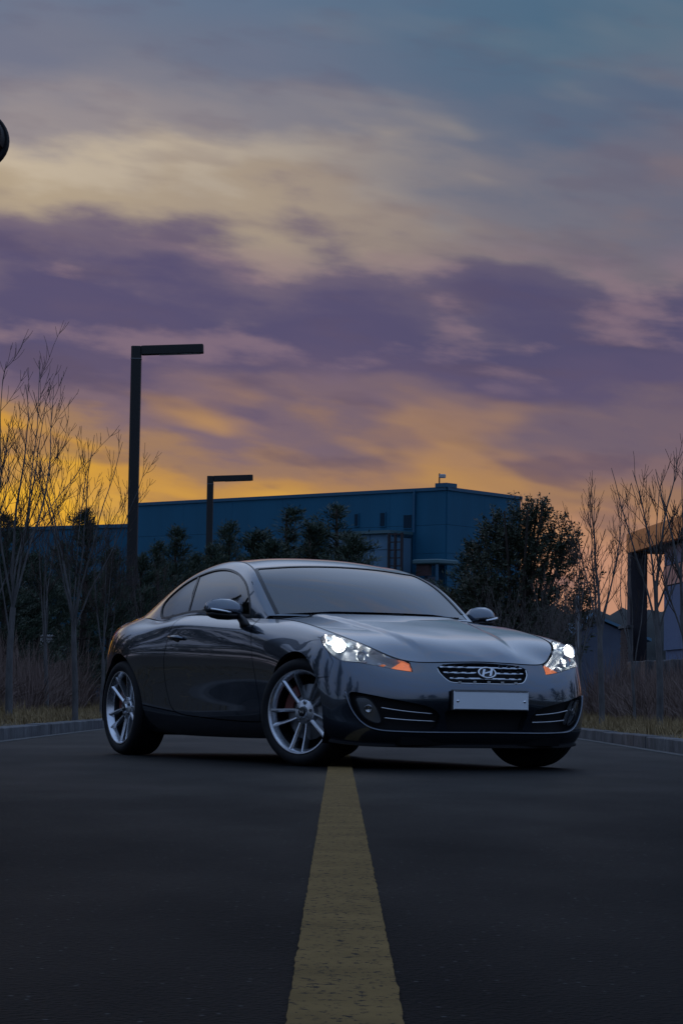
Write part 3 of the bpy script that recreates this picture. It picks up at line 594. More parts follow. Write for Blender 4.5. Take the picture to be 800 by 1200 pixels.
# dry brush and straw grass
def blades(n, xr, yr, hr, w, lean, g, zf, clump=0.0):
    x = g.uniform(*xr, n); y = g.uniform(*yr, n)
    k = np.sin(x*2.1+y*.9)+np.sin(x*.7-y*1.7+2)+np.sin(y*.43+1)*.8; hsc = np.clip(.72+clump*k*.30, .25, 1.5)
    z = zf(x, y); h = g.uniform(*hr, n)*hsc; az = g.uniform(0, 6.28, n); ln = np.abs(g.normal(0, lean, n))
    B = np.stack([x, y, z-.03], 1); d = np.stack([np.cos(az)*ln, np.sin(az)*ln, np.ones(n)], 1); d = unit(d); sdv = np.stack([-np.sin(az+g.normal(0, 1, n)), np.cos(az), np.zeros(n)], 1); sdv = unit(sdv)*w
    mid = B+d*h[:, None]*.55; tip = B+d*h[:, None]+np.stack([np.cos(az), np.sin(az), -np.ones(n)*.4], 1)*(ln*h*.35)[:, None]
    V = np.stack([B-sdv, B+sdv, mid+sdv*.8, mid-sdv*.8, tip+sdv*.25, tip-sdv*.25], 1).reshape(-1, 3); i = np.arange(n)[:, None]*6
    F = np.concatenate([i+np.array([[0,1,2,3]]), i+np.array([[3,2,4,5]])]); return V, F
def brush_mesh(n, xr, yr, hr, g, sgn, x0):
    zf = lambda x, y: np.array([verge_h(max(0, sgn*(a-x0))) for a in x]); V1, F1 = blades(n, xr, yr, hr, .0055, .32, g, zf, 1.0)
    V2, F2 = blades(n, xr, yr, (hr[0]*.5, hr[1]*.72), .011, .55, g, zf, 1.0); return np_mesh('dry_brush', np.vstack([V1, V2]), np.vstack([F1, F2+len(V1)]))
gg = np.random.default_rng(9)
for sgn, x0 in ((-1, KL-.16), (1, KR+.16)):
    xr = (x0-5.2, x0-1.25) if sgn < 0 else (x0+1.35, x0+5.4)
    tag(obj('dry_brush', brush_mesh(34000, xr, (25, 50), (.45, 1.15) if sgn < 0 else (.35, .95), gg, sgn, x0), M_['brush']), 'dense brown winter brush growing along the %s verge' % ('left' if sgn < 0 else 'right'), 'brush', None, 'stuff')
    xr = (x0-1.7, x0-.06) if sgn < 0 else (x0+.06, x0+1.8)
    zf = lambda x, y, sgn=sgn, x0=x0: np.array([verge_h(max(0, sgn*(a-x0))) for a in x]); V, F = blades(26000, xr, (18, 48), (.04, .20), .004, .6, gg, zf, .9)
    tag(obj('dry_grass', np_mesh('dry_grass', V, F), M_['grass']), 'short straw-coloured grass strip behind the %s kerb' % ('left' if sgn < 0 else 'right'), 'grass', None, 'stuff')
# ---- car body surfaces: two B-spline nets (lower body wrap, greenhouse) in car coordinates (x forward, y left, z up)
ROWS = [
 [(2.088,0,0.125),(2.073,0.25,0.125),(2.018,0.5,0.125),(1.918,0.7,0.13),(1.82,0.808,0.14),(1.68,0.838,0.15),(1.43,0.826,0.16),(1.06,0.815,0.155),(0.56,0.81,0.15),(0,0.808,0.148),(-0.5,0.81,0.15),(-0.95,0.816,0.165),(-1.41,0.812,0.19),(-1.79,0.755,0.21),(-2.04,0.635,0.21),(-2.17,0.48,0.21),(-2.24,0.25,0.21),(-2.25,0,0.21)],
 [(2.137,0,0.18),(2.122,0.25,0.178),(2.067,0.52,0.18),(1.962,0.728,0.185),(1.86,0.847,0.2),(1.7,0.882,0.22),(1.43,0.881,0.24),(1.06,0.862,0.23),(0.56,0.852,0.22),(0,0.85,0.215),(-0.5,0.852,0.22),(-0.95,0.861,0.24),(-1.41,0.862,0.26),(-1.79,0.805,0.27),(-2.08,0.685,0.27),(-2.22,0.52,0.27),(-2.3,0.29,0.27),(-2.31,0,0.27)],
 [(2.155,0,0.255),(2.14,0.25,0.253),(2.085,0.52,0.255),(1.975,0.733,0.27),(1.865,0.86,0.3),(1.7,0.907,0.33),(1.43,0.911,0.36),(1.06,0.885,0.36),(0.56,0.868,0.355),(0,0.866,0.355),(-0.5,0.868,0.36),(-0.95,0.886,0.38),(-1.41,0.897,0.4),(-1.79,0.835,0.4),(-2.09,0.71,0.4),(-2.24,0.54,0.4),(-2.325,0.3,0.4),(-2.34,0,0.4)],
 [(2.188,0,0.365),(2.173,0.25,0.362),(2.113,0.52,0.365),(1.998,0.739,0.39),(1.86,0.87,0.43),(1.69,0.92,0.47),(1.42,0.931,0.5),(1.06,0.91,0.52),(0.56,0.897,0.53),(0,0.895,0.54),(-0.5,0.898,0.55),(-0.95,0.914,0.57),(-1.41,0.92,0.58),(-1.79,0.85,0.58),(-2.09,0.725,0.58),(-2.24,0.55,0.58),(-2.325,0.3,0.58),(-2.34,0,0.58)],
 [(2.195,0,0.465),(2.18,0.24,0.462),(2.12,0.5,0.465),(2,0.73,0.5),(1.84,0.863,0.55),(1.66,0.918,0.6),(1.41,0.931,0.635),(1.05,0.92,0.66),(0.56,0.912,0.68),(0.01,0.912,0.695),(-0.5,0.916,0.71),(-0.94,0.928,0.735),(-1.41,0.927,0.745),(-1.79,0.845,0.74),(-2.07,0.705,0.75),(-2.21,0.53,0.76),(-2.29,0.29,0.765),(-2.305,0,0.768)],
 [(2.165,0,0.555),(2.15,0.23,0.55),(2.09,0.48,0.555),(1.985,0.695,0.61),(1.845,0.826,0.669),(1.65,0.885,0.733),(1.38,0.885,0.755),(1.04,0.892,0.8),(0.58,0.893,0.825),(0.02,0.893,0.845),(-0.5,0.897,0.862),(-0.93,0.896,0.865),(-1.4,0.878,0.87),(-1.77,0.8,0.875),(-2.06,0.66,0.89),(-2.2,0.49,0.915),(-2.28,0.26,0.925),(-2.295,0,0.928)],
 [(2.125,0,0.612),(2.115,0.22,0.605),(2.06,0.46,0.605),(1.965,0.63,0.645),(1.85,0.765,0.742),(1.66,0.825,0.797),(1.37,0.835,0.84),(1.02,0.83,0.874),(0.6,0.854,0.888),(0.03,0.868,0.906),(-0.5,0.874,0.926),(-0.92,0.854,0.912),(-1.38,0.816,0.932),(-1.73,0.735,0.929),(-2.02,0.605,0.947),(-2.16,0.43,0.97),(-2.23,0.23,0.98),(-2.24,0,0.982)],
 [(2.085,0,0.65),(2.075,0.22,0.645),(2.045,0.43,0.642),(1.955,0.545,0.672),(1.84,0.65,0.735),(1.655,0.735,0.797),(1.36,0.755,0.857),(1,0.752,0.905),(0.62,0.77,0.924),(0.05,0.8,0.948),(-0.5,0.8,0.97),(-0.9,0.8,0.93),(-1.35,0.732,0.972),(-1.67,0.65,0.974),(-1.94,0.545,0.987),(-2.06,0.4,1),(-2.14,0.22,1.01),(-2.155,0,1.012)],
]
GH = [  # greenhouse stations: belt, rail, centre
 ((.66,.77,.916),(.675,.748,.938),(.935,0,.942)),
 ((.42,.784,.930),(.47,.722,1.083),(.68,0,1.090)),
 ((.20,.795,.941),(.26,.675,1.203),(.38,0,1.222)),
 ((0,.801,.951),(.04,.618,1.278),(.10,0,1.312)),
 ((-.25,.803,.964),(-.20,.582,1.318),(-.17,0,1.362)),
 ((-.5,0.802,0.966),(-.5,.565,1.322),(-.5,0,1.374)),
 ((-.8,0.803,0.940),(-.82,.57,1.280),(-.82,0,1.335)),
 ((-1.05,0.782,0.941),(-1.12,.585,1.203),(-1.10,0,1.262)),
 ((-1.35,0.732,0.969),(-1.42,.605,1.085),(-1.42,0,1.145)),
 ((-1.68,.648,.974),(-1.70,.60,.992),(-1.72,0,1.025)),
]
def bs_knots(n):
    return np.concatenate([[0]*3, np.arange(n-2), [n-3]*3]).astype(float)
def bs_basis(n, t):
    """clamped cubic basis, t in [0, n-3] -> (len(t), n)"""
    K = bs_knots(n); t = np.clip(np.asarray(t, float), 0, n-3-1e-9)
    B = np.zeros((len(t), n+3)); i = np.searchsorted(K, t, side='right')-1
    B[np.arange(len(t)), i] = 1
    for d in (1, 2, 3):
        N = np.zeros_like(B)
        for j in range(n+3-d):
            a = K[j+d]-K[j]; b = K[j+d+1]-K[j+1]
            if a > 0: N[:, j] += (t-K[j])/a*B[:, j]
            if b > 0: N[:, j] += (K[j+d+1]-t)/b*B[:, j+1]
        B = N
    return B[:, :n]
def per_basis(n, t):
    """periodic cubic basis of period n"""
    t = np.mod(np.asarray(t, float), n); i = np.floor(t).astype(int); f = t-i
    w = [(1-f)**3/6, (3*f**3-6*f**2+4)/6, (-3*f**3+3*f**2+3*f+1)/6, f**3/6]
    B = np.zeros((len(t), n)); r = np.arange(len(t))
    for d in range(4): np.add.at(B, (r, (i-1+d) % n), w[d])
    return B
class Net:
    def __init__(s, T, periodic, relax=0.85, its=2):
        s.T = np.array(T, float); s.n, s.m = s.T.shape[:2]; s.per = periodic
        K = bs_knots(s.m); gv = np.array([K[j+1:j+4].mean() for j in range(s.m)])
        gu = np.arange(s.n) if periodic else np.array([bs_knots(s.n)[j+1:j+4].mean() for j in range(s.n)])
        s.gu, s.gv = gu, gv; C = s.T.copy()
        Bu = s.bu(gu); Bv = bs_basis(s.m, gv)
        for _ in range(its): C = C+relax*(s.T-np.einsum('ai,bj,ijk->abk', Bu, Bv, C))
        s.C = C
    def bu(s, u): return per_basis(s.n, u) if s.per else bs_basis(s.n, u)
    def P(s, u, v):
        u = np.atleast_1d(u); v = np.atleast_1d(v)
        return np.einsum('ai,aj,ijk->ak', s.bu(u), bs_basis(s.m, v), s.C)
    def N(s, u, v):
        e = 1e-3; u = np.atleast_1d(u).astype(float); v = np.atleast_1d(v).astype(float)
        a = s.P(u+e, v)-s.P(u-e, v); b = s.P(u, v+e)-s.P(u, v-e)
        n = np.cross(a, b); return n/(np.linalg.norm(n, axis=1)[:, None]+1e-12)
    def inv(s, F, targets, u0, u1, v0=None, v1=None):
        """find (u, v) with F(P) = target (2 numbers each)"""
        if v0 is None: v0, v1 = 0, s.m-3
        U, V = np.meshgrid(np.linspace(u0, u1, 90), np.linspace(v0, v1, 40), indexing='ij')
        U = U.ravel(); V = V.ravel(); G = F(s.P(U, V)); T = np.asarray(targets, float)
        idx = np.argmin(((G[None]-T[:, None])**2).sum(-1), axis=1); u, v = U[idx], V[idx]
        for _ in range(12):
            e = 1e-4; f = F(s.P(u, v)); r = T-f
            a = (F(s.P(u+e, v))-f)/e; w = np.where(v+e > v1, v-e, v+e); b = (F(s.P(u, w))-f)/(w-v)[:, None]
            d = a[:, 0]*b[:, 1]-a[:, 1]*b[:, 0]; d = np.where(abs(d) < 1e-9, 1e9, d)
            du = (r[:, 0]*b[:, 1]-r[:, 1]*b[:, 0])/d; dv = (a[:, 0]*r[:, 1]-a[:, 1]*r[:, 0])/d
            u = np.clip(u+np.clip(du, -.5, .5), u0, u1); v = np.clip(v+np.clip(dv, -.5, .5), v0, v1-1e-6)
        return np.stack([u, v], 1)
def body_net():
    # u runs nose -> right side -> tail -> left side -> nose; right side has y < 0
    T = []
    for k in range(18): T.append([(r[k][0], -r[k][1], r[k][2]) for r in ROWS])
    for k in range(16, 0, -1): T.append([(r[k][0], r[k][1], r[k][2]) for r in ROWS])
    return Net(T, True)
def house_net():
    T = []
    for b, r, c in GH:
        b, r, c = map(np.array, (b, r, c)); half = [b]
        for t, bl in ((.36, .030), (.74, .030)):
            p = b+(r-b)*t; h = r[2]-b[2]; p[1] += bl*min(1, h/.3); half.append(p)
        half.append(r)
        for f in (.86, .6, .3):
            half.append(np.array([c[0]+(r[0]-c[0])*f**2, r[1]*f, c[2]+(r[2]-c[2])*f**2.3]))
        half.append(c)
        row = [(p[0], -p[1], p[2]) for p in half]+[(p[0], p[1], p[2]) for p in half[-2::-1]]
        T.append(row)
    return Net(T, False)
# ------------------------------------------------------------------ panels: polygons in a surface's own (u, v) domain, triangulated and lifted onto it
S = body_net(); G = house_net(); GM = (G.m-3)/2      # GM: centre line of the greenhouse
SCU, SCV = .40, .20                                  # rough metres per unit of u and v
def cr_curve(P, step=.05, closed=False):
    """Catmull-Rom through P, sampled"""
    P = np.asarray(P, float); n = len(P); out = []
    g = lambda i: P[i % n] if closed else P[min(max(i, 0), n-1)]
    for i in range(n if closed else n-1):
        a, b_, c, d = g(i-1), g(i), g(i+1), g(i+2)
        m = max(2, int(np.linalg.norm((c-b_)*[SCU, SCV])/(step*.4)))
        for k in range(m):
            t = k/m; out.append(.5*((2*b_)+(c-a)*t+(2*a-5*b_+4*c-d)*t*t+(3*b_-a-3*c+d)*t**3))
    if not closed: out.append(P[-1])
    return np.array(out)
def line(P, closed=False, step=.03):
    P = np.asarray(P, float); out = []
    n = len(P)
    for i in range(n if closed else n-1):
        a, b_ = P[i], P[(i+1) % n]; m = max(1, int(np.linalg.norm((b_-a)*[SCU, SCV])/step))
        out += [a+(b_-a)*k/m for k in range(m)]
    if not closed: out.append(P[-1])
    return np.array(out)
def side_uv(P, u0=4.0, u1=13.9):
    return S.inv(lambda q: q[:, [0, 2]], np.asarray(P, float), u0, u1)
def arc_pts(cx, cz, r, a0, a1, n=40):
    a = np.radians(np.linspace(a0, a1, n)); return np.stack([cx+r*np.cos(a), cz+r*np.sin(a)], 1)
def dedupe(P, closed=True, eps=.004):
    out = [P[0]]
    for p in P[1:]:
        if np.linalg.norm((p-out[-1])*[SCU, SCV]) > eps: out.append(p)
    if closed and np.linalg.norm((out[0]-out[-1])*[SCU, SCV]) < eps: out.pop()
    return np.array(out)
def area(P): x, y = P[:, 0], P[:, 1]; return .5*np.sum(x*np.roll(y, -1)-np.roll(x, -1)*y)
def inset(P, d):
    """move a closed counter-clockwise outline inwards by d metres"""
    Q = P*[SCU, SCV]; e = np.roll(Q, -1, 0)-Q; e /= np.linalg.norm(e, axis=1)[:, None]+1e-9
    nrm = np.stack([-e[:, 1], e[:, 0]], 1); m = nrm+np.roll(nrm, 1, 0); m /= np.linalg.norm(m, axis=1)[:, None]+1e-9
    return (Q+m*d)/[SCU, SCV]
def inside(P, X):
    r = np.zeros(len(X), bool); a = P; b_ = np.roll(P, -1, 0)
    for (x0, y0), (x1, y1) in zip(a, b_):
        c = (y0 > X[:, 1]) != (y1 > X[:, 1])
        if c.any(): r ^= c & (X[:, 0] < (x1-x0)*(X[:, 1]-y0)/((y1-y0) or 1e-12)+x0)
    return r
def near(P, X, d):
    """points of X closer than d to the outline"""
    a = P*[SCU, SCV]; ab = np.roll(a, -1, 0)-a; l2 = (ab**2).sum(1)+1e-12; r = np.zeros(len(X), bool); Y = X*[SCU, SCV]
    for p, v, l in zip(a, ab, l2):
        t = np.clip(((Y-p)@v)/l, 0, 1); r |= ((Y-p-t[:, None]*v)**2).sum(1) < d*d
    return r
def triangulate(outer, holes, res):
    lo, hi = outer.min(0), outer.max(0)
    gx = np.arange(lo[0]+res/SCU*.5, hi[0], res/SCU); gy = np.arange(lo[1]+res/SCV*.5, hi[1], res/SCV)
    X = np.stack(np.meshgrid(gx, gy), -1).reshape(-1, 2)
    k = inside(outer, X) & ~near(outer, X, res*.45)
    for h in holes: k &= ~inside(h, X) & ~near(h, X, res*.45)
    loops = [outer]+list(holes); pts = np.vstack(loops+[X[k]]); edges = []; o = 0
    for l in loops:
        n = len(l); edges += [(o+i, o+(i+1) % n) for i in range(n)]; o += n
    r = delaunay_2d_cdt([Vector((p[0]*SCU, p[1]*SCV)) for p in pts], edges, [], 0, 1e-7)
    V = np.array([tuple(v) for v in r[0]])/[SCU, SCV]; T = np.array([f for f in r[2] if len(f) == 3])
    c = V[T].mean(1); ok = inside(outer, c)
    for h in holes: ok &= ~inside(h, c)
    T = T[ok]
    q = V[T]*[SCU, SCV]; cr = (q[:, 1, 0]-q[:, 0, 0])*(q[:, 2, 1]-q[:, 0, 1])-(q[:, 1, 1]-q[:, 0, 1])*(q[:, 2, 0]-q[:, 0, 0])
    T[cr < 0] = T[cr < 0][:, ::-1]; T = T[abs(cr) > 1e-10]
    used = np.unique(T); mp = -np.ones(len(V), int); mp[used] = np.arange(len(used))
    return V[used], mp[T]
OUTSIGN = {}
def outward(net, u, v):
    """unit normals pointing out of the car"""
    if id(net) not in OUTSIGN:
        p = net.P([9.0 if net.per else 4.0], [2.0]); n = net.N([9.0 if net.per else 4.0], [2.0])
        OUTSIGN[id(net)] = 1 if np.dot(n[0], p[0]-[0, 0, .6]) > 0 else -1
    return net.N(u, v)*OUTSIGN[id(net)]
def lift_mesh(name, P, N, T, rims, flip=False):
    """mesh with exact surface normals on the skin and separate rim strips; rims: list of (top loop, bottom loop)"""
    V = list(P); F = [tuple(t) for t in T]; NN = list(N)
    for A, B in rims:
        k = len(V); n = len(A); V += list(A)+list(B)
        d = np.roll(A, -1, 0)-np.roll(A, 1, 0); w = np.cross(d, A-B); w /= np.linalg.norm(w, axis=1)[:, None]+1e-9
        NN += list(w)+list(w)
        F += [(k+i, k+(i+1) % n, k+n+(i+1) % n, k+n+i) for i in range(n)]
    V = np.array(V); NN = np.array(NN)
    if flip: V = V*[1, -1, 1]; NN = NN*[1, -1, 1]
    out = []
    for f in F:
        a = V[list(f)]; c = np.cross(a[1]-a[0], a[2]-a[0])
        out.append(tuple(f) if np.dot(c, NN[f[0]]) >= 0 else tuple(reversed(f)))
    me = bpy.data.meshes.new(name); me.from_pydata([tuple(p) for p in V], [], out); me.update()
    me.polygons.foreach_set('use_smooth', [True]*len(me.polygons))
    me.normals_split_custom_set_from_vertices([tuple(n) for n in NN])
    return me
def panel(name, net, outer, material, parent, holes=(), off=0.0, res=.03, rim=.016, gap=.0036, mirror=False, both=True):
    outer = dedupe(np.asarray(outer)); outer = outer if area(outer) > 0 else outer[::-1]; outer = inset(outer, gap)
    hs = []
    for h in holes:
        h = dedupe(np.asarray(h)); h = h if area(h) > 0 else h[::-1]; hs.append(inset(h, -gap))
    V, T = triangulate(outer, hs, res)
    N = outward(net, V[:, 0], V[:, 1]); P = net.P(V[:, 0], V[:, 1])+N*off
    rims = []
    if rim:
        for l in [outer]+hs:
            n = outward(net, l[:, 0], l[:, 1]); A = net.P(l[:, 0], l[:, 1])+n*off; rims.append((A, A-n*rim))
    o = obj(name, lift_mesh(name, P, N, T, rims), material, parent); res_ = [o]
    if mirror: res_.append(obj(name, lift_mesh(name, P, N, T, rims, True), material, parent))
    return res_
def strip(net, uv, w, off=.002, th=.004, closed=False):
    """flat raised ribbon of width w following a line on a surface: (V, F)"""
    uv = np.asarray(uv); N = outward(net, uv[:, 0], uv[:, 1]); P = net.P(uv[:, 0], uv[:, 1])
    d = (np.roll(P, -1, 0)-np.roll(P, 1, 0)) if closed else np.gradient(P, axis=0)
    d /= np.linalg.norm(d, axis=1)[:, None]+1e-9; s_ = np.cross(N, d)
    rings = [[P[i]-s_[i]*w/2+N[i]*(off-th), P[i]-s_[i]*w/2+N[i]*off, P[i]+s_[i]*w/2+N[i]*off, P[i]+s_[i]*w/2+N[i]*(off-th)] for i in range(len(P))]
    m = MB().loft(rings+([rings[0]] if closed else []), cap=not closed)
    return m
def mir(m):
    q = MB(); q.v = [(x, -y, z) for x, y, z in m.v]; q.f = [tuple(reversed(f)) for f in m.f]; q.n = m.n; q.mi = list(m.mi); return q
def both_sides(m, name, material, parent, smooth=False, angle=None):
    return [m.build(name, material, parent, smooth, angle), mir(m).build(name, material, parent, smooth, angle)]

CAR = empty('parked_car', (-.0923, 17.8577, 0), R(27.1467-90))
tag(CAR, 'dark grey two-door coupe parked across the yellow centre line with its headlights lit', 'car')

# ---- outlines (u, v): traced on the right side, mirrored
HEAD = np.vstack([line([(1.98,4.36),(2.03,4.62),(2.16,4.90),(2.42,4.985)]), line([(2.42,4.985),(4.78,4.985)])[1:],
                  cr_curve([(4.78,4.985),(5.03,4.86),(5.13,4.64),(5.10,4.43),(4.90,4.20),(4.57,3.97),(4.2,3.82),(3.85,3.82),(3.35,4.03),(2.84,4.24),(2.32,4.34),(1.98,4.36)])[1:-1]])
FA = (1.385, .335, .365); RA = (-1.42, .34, .368)     # wheel arches
f_arc = lambda a0, a1: side_uv(arc_pts(*FA, a0, a1), 4.0, 8.8)
r_arc = lambda a0, a1: side_uv(arc_pts(*RA, a0, a1), 10.2, 13.6)
A_J = math.degrees(math.asin((.538-FA[1])/FA[2]))
A_S = 180+math.degrees(math.asin((FA[1]-.262)/FA[2]))
joint = line(np.vstack([f_arc(A_J, A_J+.1)[:1], side_uv([(1.80,.545)], 4, 8), [(4.20,3.60)], [(4.57,3.97)]]))
head_low = HEAD[::-1]                                    # from tip area round to the rear
i_rear = int(np.argmin(np.abs(HEAD[:, 0]-4.57)+np.abs(HEAD[:, 1]-3.97)*3))
i_top = int(np.argmin(np.abs(HEAD[:, 0]-4.78)+np.abs(HEAD[:, 1]-4.985)*3))
low_edge = HEAD[i_rear:]                                 # rear-bottom -> tip (along the lower edge)
rear_edge = HEAD[i_top:i_rear+1]                         # top -> rear-bottom
half = np.vstack([line([(0,.003),(4.66,.003)]), f_arc(-22, A_J), joint[1:], low_edge[1:], HEAD[:1], line([(2.03,4.62),(2.16,4.90),(2.30,4.985)]), line([(2.30,4.985),(0,4.985)])[1:]])
full = np.vstack([half[:-1], (half*[-1,1])[::-1][:-1]])
GR = np.vstack([cr_curve([(0,4.93),(.8,4.92),(1.18,4.86),(1.36,4.70),(1.31,4.36),(1.13,3.82),(.92,3.63),(.45,3.57),(0,3.555)])])
GRILLE = np.vstack([GR[:-1], (GR*[-1,1])[::-1][:-1]])
IN = line([(0,1.90),(1.10,1.90),(1.13,1.75),(1.03,.86),(0,.84)]); INTAKE = np.vstack([IN[:-1], (IN*[-1,1])[::-1][:-1]])
POCKET = np.vstack([cr_curve([(1.36,1.90),(1.62,2.17),(2.18,2.38),(2.77,2.48),(3.30,2.46),(3.50,2.28),(3.353,1.58),(3.04,1.08),(2.63,.83),(1.93,.80),(1.40,.80)]), line([(1.40,.80),(1.30,.95),(1.24,1.6)])[1:], ])
POCK_L = POCKET*[-1,1]
panel('front_bumper', S, full, M_['paint'], CAR, [GRILLE, INTAKE, POCKET, POCK_L], res=.024, rim=.05)
# lips round the fog pockets, splitter along the bottom
lip = cr_curve([(3.62,2.36),(3.57,2.05),(3.40,1.50),(3.07,1.0),(2.65,.74),(1.93,.70),(1.0,.70),(0,.70),(-1.0,.70),(-1.93,.70),(-2.65,.74),(-3.07,1.0),(-3.40,1.5),(-3.57,2.05),(-3.62,2.36)])
P_ = S.P(lip[:, 0], lip[:, 1])+outward(S, lip[:, 0], lip[:, 1])*.002
MB().tube(P_, .0065, 8).build('bumper_lip', M_['paint'], CAR, True)
sp = line([(4.55,.10),(-4.55,.10)]); P_ = S.P(sp[:, 0], sp[:, 1]); N_ = outward(S, sp[:, 0], sp[:, 1]); N_[:, 2] *= .2
MB().loft([[p+n*.0+[0,0,.012], p+n*.022+[0,0,.004], p+n*.022+[0,0,-.008], p-n*.03+[0,0,-.012]] for p, n in zip(P_, N_)]).build('splitter', M_['matte'], CAR, True, 30)

# front fender, door, quarter, skirt
door_front = side_uv([(.80,.262),(.822,.33),(.815,.45),(.79,.62),(.735,.78),(.665,.885)], 6, 10); door_front = cr_curve(np.vstack([door_front, [(8.02,4.985)]]))
door_low = cr_curve(side_uv([(.80,.262),(.61,.260),(.2,.268),(-.135,.280),(-.40,.293),(-.52,.31)], 6, 11))
door_rear = cr_curve(np.vstack([side_uv([(-.52,.31),(-.598,.36),(-.642,.50),(-.625,.66),(-.573,.826)], 8, 12), [(10.03,4.985)]]))
def seg(a, b_, **k): return line([a, b_], **k)
fender = np.vstack([line([(4.80,4.985),(8.02,4.985)]), door_front[::-1][1:], seg(door_front[0], f_arc(A_S, A_S+.1)[0])[1:], f_arc(A_S, A_J)[1:], joint[1:], rear_edge[::-1][1:-1]])
panel('front_fender', S, fender, M_['paint'], CAR, mirror=True, rim=.03, gap=.003)
door = np.vstack([door_front[::-1], door_low[1:], door_rear[1:], seg(door_rear[-1], door_front[-1])[1:-1]])
DOORS = panel('door', S, door, M_['paint'], CAR, mirror=True, res=.028)
RJ = math.degrees(math.asin((.50-RA[1])/RA[2]))
q_front = r_arc(6, 6.1)[:1]
quarter = np.vstack([door_rear[::-1], seg(door_rear[0], r_arc(2, 2.1)[0])[1:], r_arc(2, 180-RJ)[1:], line([r_arc(180-RJ, 180-RJ+.1)[0], (13.55,2.0), (13.7,3.3)])[1:],
                     line([(13.7,3.3),(12.95,3.45),(12.95,4.45),(13.9,4.75),(14.0,4.985)])[1:], seg((14.0,4.985), door_rear[-1])[1:-1]])
panel('quarter_panel', S, quarter, M_['paint'], CAR, mirror=True, rim=.03)
skirt = np.vstack([door_low, seg(door_low[-1], r_arc(2, 2.1)[0])[1:], r_arc(2, -24)[1:], line([(11.35,.003),(6.95,.003)]), f_arc(A_S+15, A_S)[:], seg(f_arc(A_S, A_S+.1)[0], door_low[0])[1:-1]])
panel('side_skirt', S, skirt, M_['paint'], CAR, mirror=True, rim=.02)
tail = np.vstack([line([(13.70,3.36),(12.98,3.50),(12.98,4.42),(13.9,4.70),(15.6,4.70),(15.6,3.36),(13.70,3.36)])[:-1]])
panel('tail_lamp', S, tail, M_['tail'], CAR, mirror=True, res=.04, off=.003)
rb = np.vstack([line([(17,.003),(12.75,.003)])[::1], r_arc(205, 180-RJ)[1:], line([r_arc(180-RJ, 180-RJ+.1)[0], (13.55,2.0),(13.7,3.33),(15.62,3.33),(15.62,4.73),(14.0,4.76),(14.02,4.985),(17,4.985)])[1:]])
rb_full = np.vstack([rb[:-1], (np.array([34,0])-rb*[1,-1])[::-1][:-1]])
panel('rear_bumper', S, rb_full, M_['paint'], CAR, res=.05)

# ---- thin-plate patches for the bonnet and the boot lid
def tps_fit(X, z, lam=1e-5):
    d = np.linalg.norm(X[:, None]-X[None], axis=-1); K = np.where(d > 0, d**2*np.log(d+1e-12), 0)+np.eye(len(X))*lam
    A = np.block([[K, np.c_[np.ones(len(X)), X]], [np.c_[np.ones(len(X)), X].T, np.zeros((3, 3))]])
    w = np.linalg.solve(A, np.r_[z, 0, 0, 0])
    def f(Q):
        d = np.linalg.norm(Q[:, None]-X[None], axis=-1)
        return np.where(d > 0, d**2*np.log(d+1e-12), 0)@w[:len(X)]+np.c_[np.ones(len(Q)), Q]@w[len(X):]
    return f
class Patch:
    """height field z(x, y) with the net interface"""
    per = False
    def __init__(s, f): s.f = f
    def P(s, u, v): u = np.atleast_1d(u); v = np.atleast_1d(v); return np.stack([u, v, s.f(np.stack([u, v], 1))], 1)
    def N(s, u, v):
        e = 4e-3; a = s.P(u+e, v)-s.P(u-e, v); b_ = s.P(u, v+e)-s.P(u, v-e); n = np.cross(a, b_); return n/np.linalg.norm(n, axis=1)[:, None]
E7 = S.P(np.arange(-8, 8.01, .4), np.full(41, 4.999))
E6 = S.P(np.arange(-8, 8.01, .8), np.full(21, 4.7))
zc = [(2.05,.674),(1.98,.709),(1.88,.747),(1.75,.784),(1.6,.818),(1.41,.858),(1.2,.897),(1.0,.934),(.9,.951)]
yl = [(1.98,.22,.703),(1.98,-.22,.703),(1.75,.4,.775),(1.75,-.4,.775),(1.41,.45,.852),(1.41,-.45,.852),(1.05,.45,.918),(1.05,-.45,.918),(.85,.45,.945),(.85,-.45,.945)]
X_ = np.vstack([E7[:, :2], [(x, 0) for x, z in zc], [(x, y) for x, y, z in yl]]); z_ = np.r_[E7[:, 2], [z for x, z in zc], [z for x, y, z in yl]]
tp = tps_fit(X_, z_, 2e-4)
def sstep(a, b_, x): t = np.clip((x-a)/(b_-a), 0, 1); return t*t*(3-2*t)
def hood_z(Q):
    yb = .30+(2.05-Q[:, 0])*.17; k = 1-sstep(-.035, .035, np.abs(Q[:, 1])-yb)
    return tp(Q)+.012*k*sstep(2.06, 1.75, Q[:, 0])
HOOD = Patch(hood_z); OUTSIGN[id(HOOD)] = 1
SCU0, SCV0 = SCU, SCV
SCU = SCV = 1.0
he = S.P(np.linspace(0, 7.72, 120), np.full(120, 4.999))[:, :2]
back = np.stack([.930-.225*(np.linspace(-1, 1, 60)*.985)**2, np.linspace(-.735, .735, 60)], 1)
hood_out = np.vstack([he, back[2:-2], (he*[1,-1])[::-1][:-1]])
panel('bonnet', HOOD, hood_out, M_['paint'], CAR, res=.025, gap=.004)
